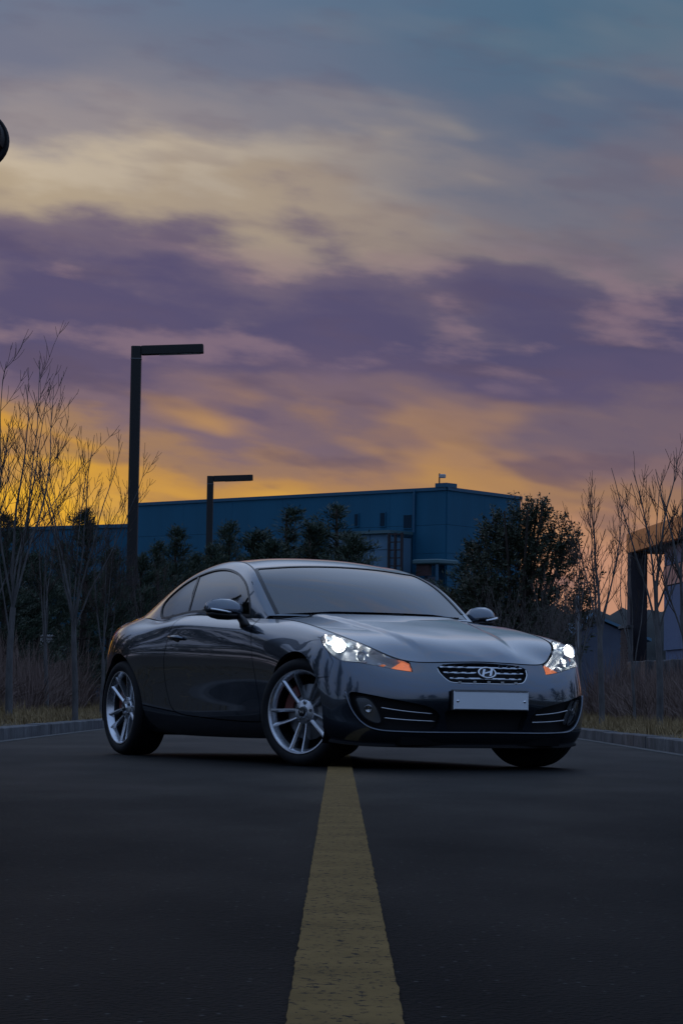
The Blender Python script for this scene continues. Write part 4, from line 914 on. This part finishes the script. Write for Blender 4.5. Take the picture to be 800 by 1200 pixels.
# boot lid
b7 = S.P(np.linspace(12.4, 21.6, 47), np.full(47, 4.999)); rw = G.P(np.full(21, 6.98), np.linspace(1.8, 2*GM-1.8, 21))
tb = tps_fit(np.vstack([b7[:, :2], rw[:, :2], [(-1.95,0),(-2.05,.25),(-2.05,-.25)]]), np.r_[b7[:, 2], rw[:, 2], 1.012, 1.010, 1.010], 1e-4)
DECK = Patch(tb); OUTSIGN[id(DECK)] = 1
deck_out = np.vstack([b7[:, :2], rw[::-1][:, :2]])
deck_out = deck_out[::-1] if area(deck_out) < 0 else deck_out
panel('boot_lid', DECK, deck_out, M_['paint'], CAR, res=.05)
SCU, SCV = SCU0, SCV0

# ---- greenhouse: painted frame with openings, glass, black trims
WS = np.vstack([line([(.025,2.55),(.9,2.50),(1.50,2.52)]), cr_curve([(1.50,2.52),(1.66,2.75),(1.72,3.2),(1.79,4.4),(1.83,GM)])[1:]])
WS = np.vstack([WS[:-1], (np.array([0,2*GM])+WS*[1,-1])[::-1]])
RW = np.vstack([cr_curve([(6.9,2.6),(6.2,2.6),(5.2,2.7),(4.75,3.3),(4.65,4.6),(4.62,GM)])]); RW = np.vstack([RW[:-1], (np.array([0,2*GM])+RW*[1,-1])[::-1]])
DLO = np.vstack([cr_curve([(.30,.10),(.42,.62),(.64,1.04),(.95,1.24),(1.53,1.285),(2.39,1.33),(3.09,1.375),(4.0,1.40),(4.8,1.36),(5.35,1.22),(5.78,.98),(6.04,.70),(6.10,.42),(5.97,.17),(5.75,.06)]), line([(5.75,.06),(4.3,.05),(.6,.05),(.30,.10)])[1:-1]])
DLO_L = np.array([0,2*GM])+DLO*[1,-1]
frame = line([(.004,.0),(7*.9999,.0),(7*.9999,2*GM*.9999),(.004,2*GM*.9999)], closed=True)
panel('roof', G, frame, M_['paint'], CAR, [WS, RW, DLO, DLO_L], res=.028, gap=0, rim=.02)
panel('windscreen', G, WS, M_['wind'], CAR, off=-.003, res=.035, gap=.001, rim=.004)
panel('rear_window', G, RW, M_['wind'], CAR, off=-.003, res=.05, gap=.001, rim=.004)
# door glass and rear quarter glass, parted by a slim pillar
def clip_poly(P, a, b_, keep):
    n = np.array([-(b_-a)[1], (b_-a)[0]]); s_ = (P-a)@n*keep; out = []
    for i in range(len(P)):
        j = (i+1) % len(P)
        if s_[i] >= 0: out.append(P[i])
        if (s_[i] >= 0) != (s_[j] >= 0): out.append(P[i]+(P[j]-P[i])*s_[i]/(s_[i]-s_[j]))
    return np.array(out)
pa, pb = np.array([4.03, 0.0]), np.array([4.78, 1.45])
for nm, k in (('door_window', 1), ('quarter_window', -1)):
    panel(nm, G, clip_poly(DLO, pa, pb, k), M_['tint'], CAR, off=-.006, res=.035, gap=.002, rim=.004, mirror=True)
both_sides(strip(G, dedupe(DLO), .016, .0015, .012, True), 'window_trim', M_['black'], CAR)
both_sides(strip(G, line([pa+[0,.05],pb-[.04,.08]]), .022, -.002, .006), 'window_pillar', M_['black'], CAR)
ws_edge = dedupe(WS)
ws_edge = ws_edge[np.argmin(np.abs(ws_edge[:,0]-.03)+ (ws_edge[:,1] > GM)*9):]; ws_edge = ws_edge[:np.argmax((ws_edge[:,1] > GM) & (ws_edge[:,0] < .03)) or None]
strip(G, ws_edge, .026, .0015, .012).build('windscreen_trim', M_['black'], CAR)
# roof ditch line behind the pillar and cowl panel between bonnet and windscreen
both_sides(strip(G, cr_curve([(1.5,2.42),(1.9,2.40),(3,2.42),(4.2,2.42),(4.9,2.35)]), .010, .001, .004), 'roof_moulding', M_['black'], CAR)
yy = np.linspace(-.73, .73, 31); ring = []
for y in yy:
    xb = .930-.225*(y/.746)**2; f = G.P([.02], [np.interp(y, G.P(np.full(60, .02), np.linspace(1.9, 2*GM-1.9, 60))[:, 1], np.linspace(1.9, 2*GM-1.9, 60))])[0]
    hz = float(hood_z(np.array([[xb, y]]))[0])
    ring.append([(xb+.03, y, hz-.05), (xb+.012, y, hz-.014), ((xb+f[0])/2, y, (hz+f[2])/2-.012), (f[0]-.02, y, f[2]-.002), (f[0]-.06, y, f[2]-.06)])
MB().loft(ring, closed=False, cap=False).build('cowl_panel', M_['matte'], CAR, True)
for (y0, y1, xo) in ((-.52, .10, 0), (.02, .60, .0)):
    m = MB(); ys = np.linspace(y0, y1, 9); pts = []
    for i, y in enumerate(ys):
        u_ = .002+.028*(i/8); v_ = np.interp(y, G.P(np.full(60, u_), np.linspace(1.9, 2*GM-1.9, 60))[:, 1], np.linspace(1.9, 2*GM-1.9, 60))
        p = G.P([u_], [v_])[0]; pts.append(p+outward(G, np.array([u_]), np.array([v_]))[0]*.004)
    m.tube(pts, [.008]*3+[.006]*6, 6); m.tube([pts[0]+[0,0,0], pts[0]+[.05,0,-.05]], .012, 6)
    m.build('wiper', M_['matte'], CAR, True)

# ---- dark structure behind the skin: lower tub, arches, liners
def tub(u0, u1, v1, off, holes):
    return panel('body_shell', S, line([(u0,.05),(u1,.05),(u1,v1),(u0,v1)], closed=True), M_['shell'], CAR, holes, off=off, res=.07, gap=0, rim=0, mirror=False)
big = lambda c, u0, u1: side_uv(arc_pts(c[0], c[1], c[2]+.006, -28, 208, 48), u0, u1)
def arch_hole(c, u0, u1): return np.vstack([big(c, u0, u1), []]) if False else big(c, u0, u1)
for sgn in (1, -1):
    a = np.vstack([line([(5.3,4.9),(5.3,4.9)]) if False else np.array([(5.2,4.9)]), line([(5.2,4.9),(13.6,4.9)])[1:], line([(13.6,4.9),(13.6,.05)])[1:], line([(13.6,.05),(12.9,.05)])[1:], big(RA, 10.2, 13.7)[::-1], line([(11.3,.05),(6.95,.05)]), big(FA, 4.2, 8.8)[::-1]])
    o = panel('body_shell', S, a, M_['shell'], CAR, off=-.02, res=.07, gap=0, rim=0)[0]
    if sgn < 0:
        me = o.data; me.transform(Matrix.Scale(-1, 4, (0,1,0))); me.flip_normals()
ub = MB()
ub.box((0, 0, .19), (3.9, 1.30, .06)); ub.box((0, 0, .21), (1.9, 1.56, .08)); ub.box((1.35, 0, .45), (1.0, .9, .42)); ub.box((-1.7, 0, .42), (.95, 1.0, .38)); ub.box((2.0, 0, .17), (.2, 1.1, .05))
ub.box((1.80, 0, .40), (.08, 1.36, .42)); ub.box((.78, 0, .55), (.06, 1.5, .62)); ub.box((-1.0, 0, .62), (.05, 1.5, .6))
ub.build('underbody', M_['shell'], CAR)
for cx, cz, r_ in (FA, RA):
    for s_ in (-1, 1):
        m = MB(); a = np.radians(np.linspace(-30, 210, 30))
        yo = (.885 if cx > 0 else .885)
        if cx < 0: a = np.radians(np.linspace(-30, 196, 30))
        m.loft([[(cx+(r_+.012)*math.cos(t), s_*yo, cz+(r_+.012)*math.sin(t)), (cx+(r_+.02)*math.cos(t), s_*.55, cz+(r_+.02)*math.sin(t)), (cx+.1*math.cos(t), s_*.54, cz+.1*math.sin(t))] for t in a], closed=False, cap=False)
        m.build('arch_liner', M_['shell'], CAR, True)
# recess behind the nose openings
def pocket_back(name, poly, depth, material, shrink=.0, parent=CAR):
    p = dedupe(np.asarray(poly)); p = p if area(p) > 0 else p[::-1]
    return panel(name, S, inset(p, -.012), material, parent, off=-depth, res=.06, gap=shrink, rim=0)[0]
pocket_back('grille_mesh', GRILLE, .045, M_['matte']); pocket_back('intake_mesh', INTAKE, .049, M_['matte'])
for p in (POCKET, POCK_L): pocket_back('fog_pocket', p, .048, M_['matte'])

# ---- grille bars with little tabs, chrome rim, emblem
gobj = None
def on_line(pts, off):
    pts = np.asarray(pts); return S.P(pts[:, 0], pts[:, 1])+outward(S, pts[:, 0], pts[:, 1])*off
rim_pts = cr_curve([(1.36,4.72),(1.31,4.36),(1.13,3.82),(.92,3.66),(.45,3.60),(0,3.585),(-.45,3.60),(-.92,3.66),(-1.13,3.82),(-1.31,4.36),(-1.36,4.72)])
MB().tube(on_line(rim_pts, -.004), .0042, 6).build('grille_surround', M_['chrome'], CAR, True)
def vz(z, us):
    return S.inv(lambda q: np.stack([q[:, 1]*0+0, q[:, 2]], 1), np.stack([us*0, us*0+z], 1), -2, 2)
vv = np.linspace(3.3, 4.99, 200)
def v_at(u, z): return float(np.interp(z, S.P(np.full(200, u), vv)[:, 2], vv))
for z, um, tabs in ((.622, 1.29, 9), (.588, 1.22, 9), (.553, 1.08, 7)):
    us = np.linspace(-um, um, 41); uv = np.array([(u, v_at(u, z)) for u in us]); P_ = on_line(uv, -.010)
    gb = MB().loft([[p+[.004,0,.0045], p+[.006,0,-.001], p+[.004,0,-.0045], p+[-.012,0,-.004], p+[-.012,0,.004]] for p in P_]).build('grille_bar', M_['chrome'], CAR)
    for u in np.linspace(-um*.86, um*.86, tabs):
        if abs(u) < .42: continue
        p = on_line([(u, v_at(u, z))], -.008)[0]; sg = 1 if u > 0 else -1
        MB().loft([[p+[.005, -.014, .001], p+[.005, .014, .001], p+[-.01, .014, .001], p+[-.01, -.014, .001]], [p+[.008, -.014-sg*.009, .0145], p+[.008, .005-sg*.009, .0145], p+[-.01, .005-sg*.009, .0145], p+[-.01, -.014-sg*.009, .0145]]]).build('grille_tab', M_['chrome'], gb)
for u in np.linspace(-.84, .84, 5):
    p = on_line([(u, 3.68)], -.006)[0]
    MB().box(tuple(p+[0,0,.004]), (.016, .022, .012)).build('grille_tab', M_['chrome'], CAR)
ze = .582; ve = v_at(0, ze); pe = on_line([(0, ve)], .004)[0]; ne = outward(S, np.array([0.]), np.array([ve]))[0]
ang_e = math.atan2(ne[2], ne[0])
ME = Matrix.Translation(Vector(pe)+Vector((.006,0,0))) @ Matrix.Rotation(-ang_e*.7, 4, 'Y')
def xf(m, M): m.v = [tuple(M @ Vector(p)) for p in m.v]; return m
m = MB(); a = np.linspace(0, 2*math.pi, 41)[:-1]
ring = [[(.0+.007*math.sin(q)*.7, (.058+.0065*math.cos(q))*math.cos(t), (.0335+.0065*math.cos(q))*math.sin(t)) for q in np.linspace(0, 2*math.pi, 9)[:-1]] for t in a]
m.loft(ring+[ring[0]], cap=False)
EM = xf(m, ME).build('emblem', M_['chrome'], CAR, True)
m = MB(); V = [(-.004, .056*math.cos(t), .032*math.sin(t)) for t in a]; m.add(V, [tuple(range(40))]); xf(m, ME).build('emblem_backing', M_['black'], EM)
m = MB()                                               # slanted capital H (as seen from the front, y left = image right)
def plate_poly(P, d=.004):
    n = len(P); return [(d, y, z) for y, z in P]+[(-.002, y, z) for y, z in P], [tuple(range(n)), tuple(range(2*n-1, n-1, -1))]+[(i, n+i, n+(i+1) % n, (i+1) % n) for i in range(n)]
sl = .42
def slant(P): return [(y+sl*z, z) for y, z in P]
for P in ([(-.034,-.024),(-.018,-.0265),(-.018,.0235),(-.034,.021)], [(.018,-.0235),(.034,-.021),(.034,.024),(.018,.0265)], [(-.018,-.009),(.018,.001),(.018,.010),(-.018,.000)]):
    V, F = plate_poly(slant(P)); m.add(V, F)
xf(m, ME).build('emblem_letter', M_['chrome'], EM)

# ---- number plate
px_ = 2.197
MB().box((px_, 0, .416), (.02, .538, .128), bev=.006).build('plate_holder', M_['black'], CAR)
PL = MB().box((px_+.014, 0, .417), (.006, .520, .112), bev=.003).build('number_plate', M_['plate'], CAR)
for s_ in (-1, 1): MB().lathe([(.0001,.005),(.007,.004),(.009,0)], 12, 'x', (px_+.017, s_*.232, .412)).build('plate_bolt', M_['chromeh'], PL, True)
fr_ = MB()
for dz in (-.0525, .0525): fr_.box((px_+.0175, 0, .417+dz), (.002, .506, .003))
fr_.build('plate_frame_line', M_['black'], PL)

# ---- fog lamps and chrome strips
FOG = np.array([(3.30,2.17),(3.02,2.30),(2.84,2.14),(2.66,1.68),(2.57,1.17),(2.71,1.06),(3.05,1.29),(3.23,1.74)])
for k in (1, -1):
    f = cr_curve(FOG*[k,1], closed=True)
    fb = panel('fog_lamp', S, f, M_['house'], CAR, off=-.022, res=.03, gap=.004, rim=.015)[0]
    panel('fog_lens', S, f, M_['lens'], fb, off=-.006, res=.03, gap=.002, rim=.012)
    c = S.P([2.93*k], [1.72])[0]; n = outward(S, np.array([2.93*k]), np.array([1.72]))[0]
    bl = MB().lathe([(.0001,.004),(.018,.006),(.024,.010),(.026,.004),(.026,-.01)], 20, 'z'); xf(bl, Matrix.Translation(Vector(c-n*.02)) @ Vector(n).to_track_quat('Z', 'Y').to_matrix().to_4x4())
    bl.build('fog_bulb', M_['chromeh'], fb, True)
    rm = on_line(f, -.006); MB().tube(np.vstack([rm, rm[:2]]), .004, 5, cap=False).build('fog_rim', M_['matte'], fb, True)
    for A, B in (((2.60,1.88),(1.40,1.71)), ((2.50,1.36),(1.33,1.295))):
        MB().tube(on_line(line([A, B])*[k,1], -.012), .0045, 6).build('chrome_strip', M_['chrome'], CAR, True)

# ---- headlamps
for k in (1, -1):
    poly = HEAD*[k,1]
    hp = panel('headlight', S, poly, M_['house'], CAR, off=-.05, res=.03, gap=-.002, rim=0)[0]
    pc = dedupe(poly); pc = pc if area(pc) > 0 else pc[::-1]; pc = inset(pc, .004)
    A = on_line(pc, -.004); B = on_line(pc, -.054); m = MB(); m.loft([[A[i], B[i]] for i in range(len(A))]+[[A[0], B[0]]], closed=False, cap=False)
    m.build('lamp_bezel', M_['chromeh'], hp, True)
    panel('lamp_lens', S, poly, M_['lens'], hp, off=.0, res=.025, gap=.003, rim=.006)
    # amber indicator at the inner tip
    am = clip_poly(HEAD, np.array([2.62,3.9]), np.array([2.50,5.2]), 1)
    if am[:, 0].mean() > 2.7: am = clip_poly(HEAD, np.array([2.62,3.9]), np.array([2.50,5.2]), -1)
    panel('indicator_lamp', S, am*[k,1], M_['amber'], hp, off=-.012, res=.025, gap=.008, rim=.03)
    for (u, v, r_, lit) in ((4.30,4.45,.044,True), (3.42,4.50,.036,False)):
        c = S.P([u*k], [v])[0]; n = outward(S, np.array([u*k]), np.array([v]))[0]; n = n*.35+np.array([.9, 0, .05]); n /= np.linalg.norm(n)
        M4 = Matrix.Translation(Vector(c-n*.030)) @ Vector(n).to_track_quat('Z', 'Y').to_matrix().to_4x4()
        bw = xf(MB().lathe([(r_*.55,-.018),(r_*.85,-.006),(r_,.010),(r_*1.06,.012),(r_*1.06,.0),(r_*.9,-.02)], 28, 'z'), M4).build('reflector_bowl', M_['chromeh'], hp, True)
        xf(MB().lathe([(.0001,.004),(r_*.3,.001),(r_*.60,-.010),(r_*.60,-.014)], 24, 'z'), M4).build('projector_lens', M_['lens'], bw, True)
        xf(MB().lathe([(r_*.60,-.004),(r_*.66,.0),(r_*.70,-.004),(r_*.66,-.012)], 24, 'z'), M4).build('projector_ring', M_['chrome'], bw, True)
        if lit: xf(MB().lathe([(.0001,.0085),(r_*.35,.0085),(r_*.64,.003),(r_*.64,-.004)], 24, 'z'), M4).build('lamp_bulb', M_['lampon'], bw, True)
    for (u, v, du, dv) in ((2.95,4.55,.11,.20), (4.80,4.5,.13,.16)):
        m = MB(); g_ = [(u+du*a_, v+dv*b_) for a_, b_ in ((-1,-1),(1,-1),(1,1),(-1,1))]
        q0 = on_line(np.array(g_)*[k,1], -.036); q1 = on_line((np.array(g_)*.5+np.array([u, v])*.5)*[k,1], -.022)
        m.loft([list(q0), list(q1)]); m.build('reflector_facet', M_['chromeh'] if u < 4.5 else M_['facetglow'], hp)

# ---- door handles, mirrors
for s_, D in ((-1, DOORS[0]), (1, DOORS[1])):
    p0 = side_uv([(-.54,.806),(-.50,.808),(-.42,.808),(-.36,.807),(-.325,.803)], 8, 12)
    P_ = S.P(p0[:, 0], p0[:, 1]); N_ = outward(S, p0[:, 0], p0[:, 1]); h = np.array([.004,.028,.032,.028,.004])
    P_ = (P_+N_*h[:, None])*[1, -s_, 1]
    MB().tube(P_, [.010,.014,.014,.014,.010], 8).build('door_handle', M_['paint'], D, True)
    c = side_uv([(-.43,.800)], 8, 12); c0 = S.P(c[:, 0], c[:, 1])[0]*[1, -s_, 1]
    m = MB().lathe([(.0001,0),(.03,.0),(.036,.003)], 20, 'y'); m.v = [(x*1.5, y, z) for x, y, z in m.v]
    xf(m, Matrix.Translation(Vector(c0)+Vector((0, s_*.002, 0)))).build('handle_recess', M_['black'], D, True)
def mirror(s_):
    def ring(y, cx, cz, rx_f, rx_b, rz_t, rz_b):
        out = []
        for t in np.linspace(0, 2*math.pi, 25)[:-1]:
            ct, st = math.cos(t), math.sin(t); e = .72
            x = math.copysign(abs(ct)**e, ct)*(rx_f if ct > 0 else rx_b); z = math.copysign(abs(st)**e, st)*(rz_t if st > 0 else rz_b)
            out.append((cx+x-(.55*max(z, -.01) if ct > .05 and rz_t > .03 else 0), s_*y, cz+z))
        return out
    rings = [ring(.838,.44,.975,.012,.012,.010,.012), ring(.848,.44,.978,.045,.035,.030,.034), ring(.88,.44,.985,.075,.045,.052,.050), ring(.93,.435,.990,.088,.05,.060,.052), ring(.99,.425,.991,.088,.05,.060,.050), ring(1.03,.412,.990,.076,.045,.053,.042), ring(1.062,.398,.987,.050,.035,.036,.028), ring(1.074,.39,.985,.018,.016,.014,.012)]
    mb = MB().loft(rings).build('mirror_housing', M_['paint'], CAR, True)
    low = [ring(y, cx-.001, cz-.03, f*1.03, b_*1.0, .012, zb) for y, cx, cz, f, b_, zb in ((.85,.44,.972,.03,.03,.018), (.88,.44,.975,.068,.045,.030), (.93,.435,.975,.080,.05,.034), (.99,.425,.976,.080,.05,.033), (1.03,.412,.979,.066,.045,.026), (1.055,.40,.983,.04,.03,.016))]
    MB().loft(low).build('mirror_lower_shell', M_['black'], mb, True)
    m = MB(); pts = [(.470,1.064,.978),(.492,1.045,.974),(.512,1.015,.969),(.521,.98,.963),(.523,.945,.957)]
    m.loft([[(x-.022, s_*y, z-.009), (x+.004, s_*y*1.004, z-.007), (x+.004, s_*y*1.004, z+.007), (x-.018, s_*y, z+.011)] for x, y, z in pts]).build('mirror_indicator', M_['chromeh'], mb, True)
    m = MB(); m.loft([[(.375, s_*(.89+.07+.075*math.cos(t)), .99+.045*math.sin(t)), (.384, s_*(.89+.07+.078*math.cos(t)), .99+.048*math.sin(t))] for t in np.linspace(0, 2*math.pi, 25)], closed=False, cap=False); m.build('mirror_glass', M_['chrome'], mb)
    m = MB(); st = [(.46,.885,.955,.05,.020),(.50,.868,.925,.055,.024),(.535,.862,.895,.062,.022),(.55,.866,.865,.055,.018)]
    m.loft([[(x+a_*math.cos(t), s_*(y+b_*math.sin(t)), z+.25*a_*math.cos(t)*0) for t in np.linspace(0, 2*math.pi, 17)[:-1]] for x, y, z, a_, b_ in st]).build('mirror_foot', M_['black'], mb, True)
mirror(-1); mirror(1)

# ---- wheels: barrel with tyre, ten spokes, hub, nuts, disc and caliper (right-hand wheel, outward = -y)
def make_wheel(spin=0.0):
    prof = [(.2585,.004),(.2590,.0),(.2570,-.004),(.2500,-.003),(.2440,.006),(.2360,.020),(.2290,.045),(.2250,.10),(.2290,.17),(.2420,.205),(.2560,.212),(.2560,.206)]
    w = MB().lathe(prof[:7], 72).build('wheel', M_['rim'], CAR, True, 40)
    MB().lathe(prof[6:], 72).build('barrel', M_['rimshade'], w, True, 40)
    ty = [(.2540,.010),(.2585,.004),(.2700,-.008),(.2880,-.013),(.3050,-.010),(.3190,-.001),(.3275,.014),(.3305,.030),(.3312,.060),(.3312,.066),(.3255,.067),(.3255,.073),(.3315,.074),(.3318,.108),(.3258,.109),(.3258,.115),(.3318,.116),(.3315,.150),(.3255,.151),(.3255,.157),(.3312,.158),(.3305,.194),(.3275,.210),(.3190,.225),(.3050,.234),(.2880,.236),(.2700,.230),(.2560,.212),(.2480,.18),(.2480,.03)]
    MB().lathe(ty, 80, closed=True).build('tyre', M_['rubber'], w, True, 35)
    MB().lathe([(.0001,.024),(.031,.024),(.034,.030),(.036,.036),(.060,.040),(.074,.044),(.082,.058),(.082,.085),(.0001,.085)], 40).build('hub', M_['rim'], w, True, 35)
    cc = MB().lathe([(.0001,.0195),(.024,.0200),(.030,.0225),(.031,.026)], 28).build('centre_cap', M_['black'], w, True, 40)
    m = MB()
    for P in ([(-.013,-.009),(-.007,-.010),(-.007,.009),(-.013,.008)], [(.007,-.009),(.013,-.008),(.013,.009),(.007,.010)], [(-.007,-.004),(.007,.000),(.007,.004),(-.007,.0)]):
        V, F = plate_poly([(y+.35*z, z) for y, z in P], .002); m.add([(-y, .0185-x*.4, z) for x, y, z in V], F)
    m.build('cap_letter', M_['chrome'], cc)
    for k in range(5):
        base = R(190+spin+72*k)
        for sg in (-1, 1):
            m = MB(); rings = []
            for t in np.linspace(0, 1, 9):
                r_ = .060+t*(.2470-.060); th = base+sg*(R(17)*(1-t)**1.3+R(11.5)*t**.8)
                wd = .0080+.0045*t+.003*(1-t)**3; y = .046-.040*t**1.3
                er = np.array([math.cos(th), 0, math.sin(th)]); et = np.array([-math.sin(th), 0, math.cos(th)])
                c = er*r_
                off = sg*.0035
                rings.append([c+et*(-wd)+[0,y+.011,0], c+et*(off-wd*.42)+[0,y,0], c+et*(off+wd*.42)+[0,y,0], c+et*wd+[0,y+.011,0], c+et*wd*.8+[0,y+.045,0], c-et*wd*.8+[0,y+.045,0]])
            m.loft(rings).build('spoke', M_['rim'], w, True, 25)
        th = base+R(36); c = (.0545*math.cos(th), .040, .0545*math.sin(th))
        MB().lathe([(.0001,-.008),(.0085,-.008),(.0105,-.004),(.0105,.01)], 6, 'y', c).build('lug_nut', M_['steel'], w)
        m = MB().lathe([(.0165,-.0015),(.0150,.004),(.0150,.012)], 18, 'y', c); m.build('lug_recess', M_['black'], w, True)
    MB().lathe([(.085,.095),(.085,.075),(.165,.088),(.172,.090),(.172,.114),(.165,.116),(.085,.116)], 56).build('brake_disc', M_['steel'], w, True, 40)
    MB().lathe([(.080,.12),(.228,.118),(.228,.122)], 40).build('brake_shield', M_['shell'], w, True)
    m = MB(); rr = []
    for t in np.radians(np.linspace(118, 182, 9)):
        er = np.array([math.cos(t), 0, math.sin(t)])
        rr.append([er*.118+[0,.066,0], er*.176+[0,.062,0], er*.192+[0,.075,0], er*.192+[0,.125,0], er*.118+[0,.125,0]])
    m.loft(rr).build('brake_caliper', M_['red'], w, True, 35)
    return w
w0 = make_wheel()
wheels = [w0]+[copy_tree(w0, CAR) for _ in range(3)]
for w_, (x, y, z, st, sp) in zip(wheels, ((1.41,-.886,.3315,22,0), (-1.41,-.902,.3315,0,-14), (1.41,.850,.3315,17,30), (-1.41,.902,.3315,0,12))):
    w_.location = (x, y, z); fl = 180 if y > 0 else 0
    w_.rotation_euler = (0, 0, R(st+fl)); w_.rotation_mode = 'XYZ'
    if sp:
        w_.matrix_local = Matrix.Translation((x, y, z)) @ Matrix.Rotation(R(st+fl), 4, 'Z') @ Matrix.Rotation(R(sp), 4, 'Y')
        for ch in w_.children:
            if ch.name.startswith('brake_caliper'): ch.matrix_local = Matrix.Rotation(R(-sp), 4, 'Y')

# ---- cabin
m = MB(); m.loft([[(.80, y, .90-.02*abs(y)), (.55, y, .945), (.30, y, .90), (.25, y, .70), (.8, y, .6)] for y in np.linspace(-.66, .66, 9)]); m.build('dashboard', M_['matte'], CAR, True, 40)
def seat_at(y):
    s_ = MB(); s_.box((-.12, y, .44), (.52, .48, .16), bev=.05); so_ = s_.build('seat', M_['cloth'], CAR)
    m = MB(); m.loft([[(x-.05, y-w, z), (x+.05, y-w*.9, z), (x+.05, y+w*.9, z), (x-.05, y+w, z)] for x, z, w in ((-.33,.46,.22),(-.40,.65,.25),(-.46,.85,.24),(-.50,1.0,.19))]); m.build('seat_back', M_['cloth'], so_, True, 40)
    MB().box((-.53, y, 1.10), (.08, .24, .15), bev=.035).build('headrest', M_['cloth'], so_)
seat_at(-.36); seat_at(.36)
m = MB(); t = np.linspace(0, 2*math.pi, 33); m.tube([(.24+.06*math.sin(a_)*.6, .36+.18*math.cos(a_), .88+.165*math.sin(a_)) for a_ in t], .014, 8, cap=False); m.box((.26,.36,.88), (.05,.30,.05)); m.build('steering_wheel', M_['matte'], CAR, True, 40)
MB().box((-1.0, 0, .55), (.5, 1.2, .4), bev=.06).build('rear_bench', M_['cloth'], CAR)
m = MB(); m.loft([[(x, y, float(np.interp(x, [-1.1,-.8,-.4,0], [1.22,1.30,1.335,1.27]))-.02*abs(y)*2-.03) for y in np.linspace(-.5, .5, 9)] for x in np.linspace(-1.0, -.02, 9)], closed=False, cap=False); m.build('headliner', M_['cloth'], CAR, True)
MB().box((.09, 0, 1.235), (.03, .22, .06), bev=.012).build('interior_mirror', M_['matte'], CAR)
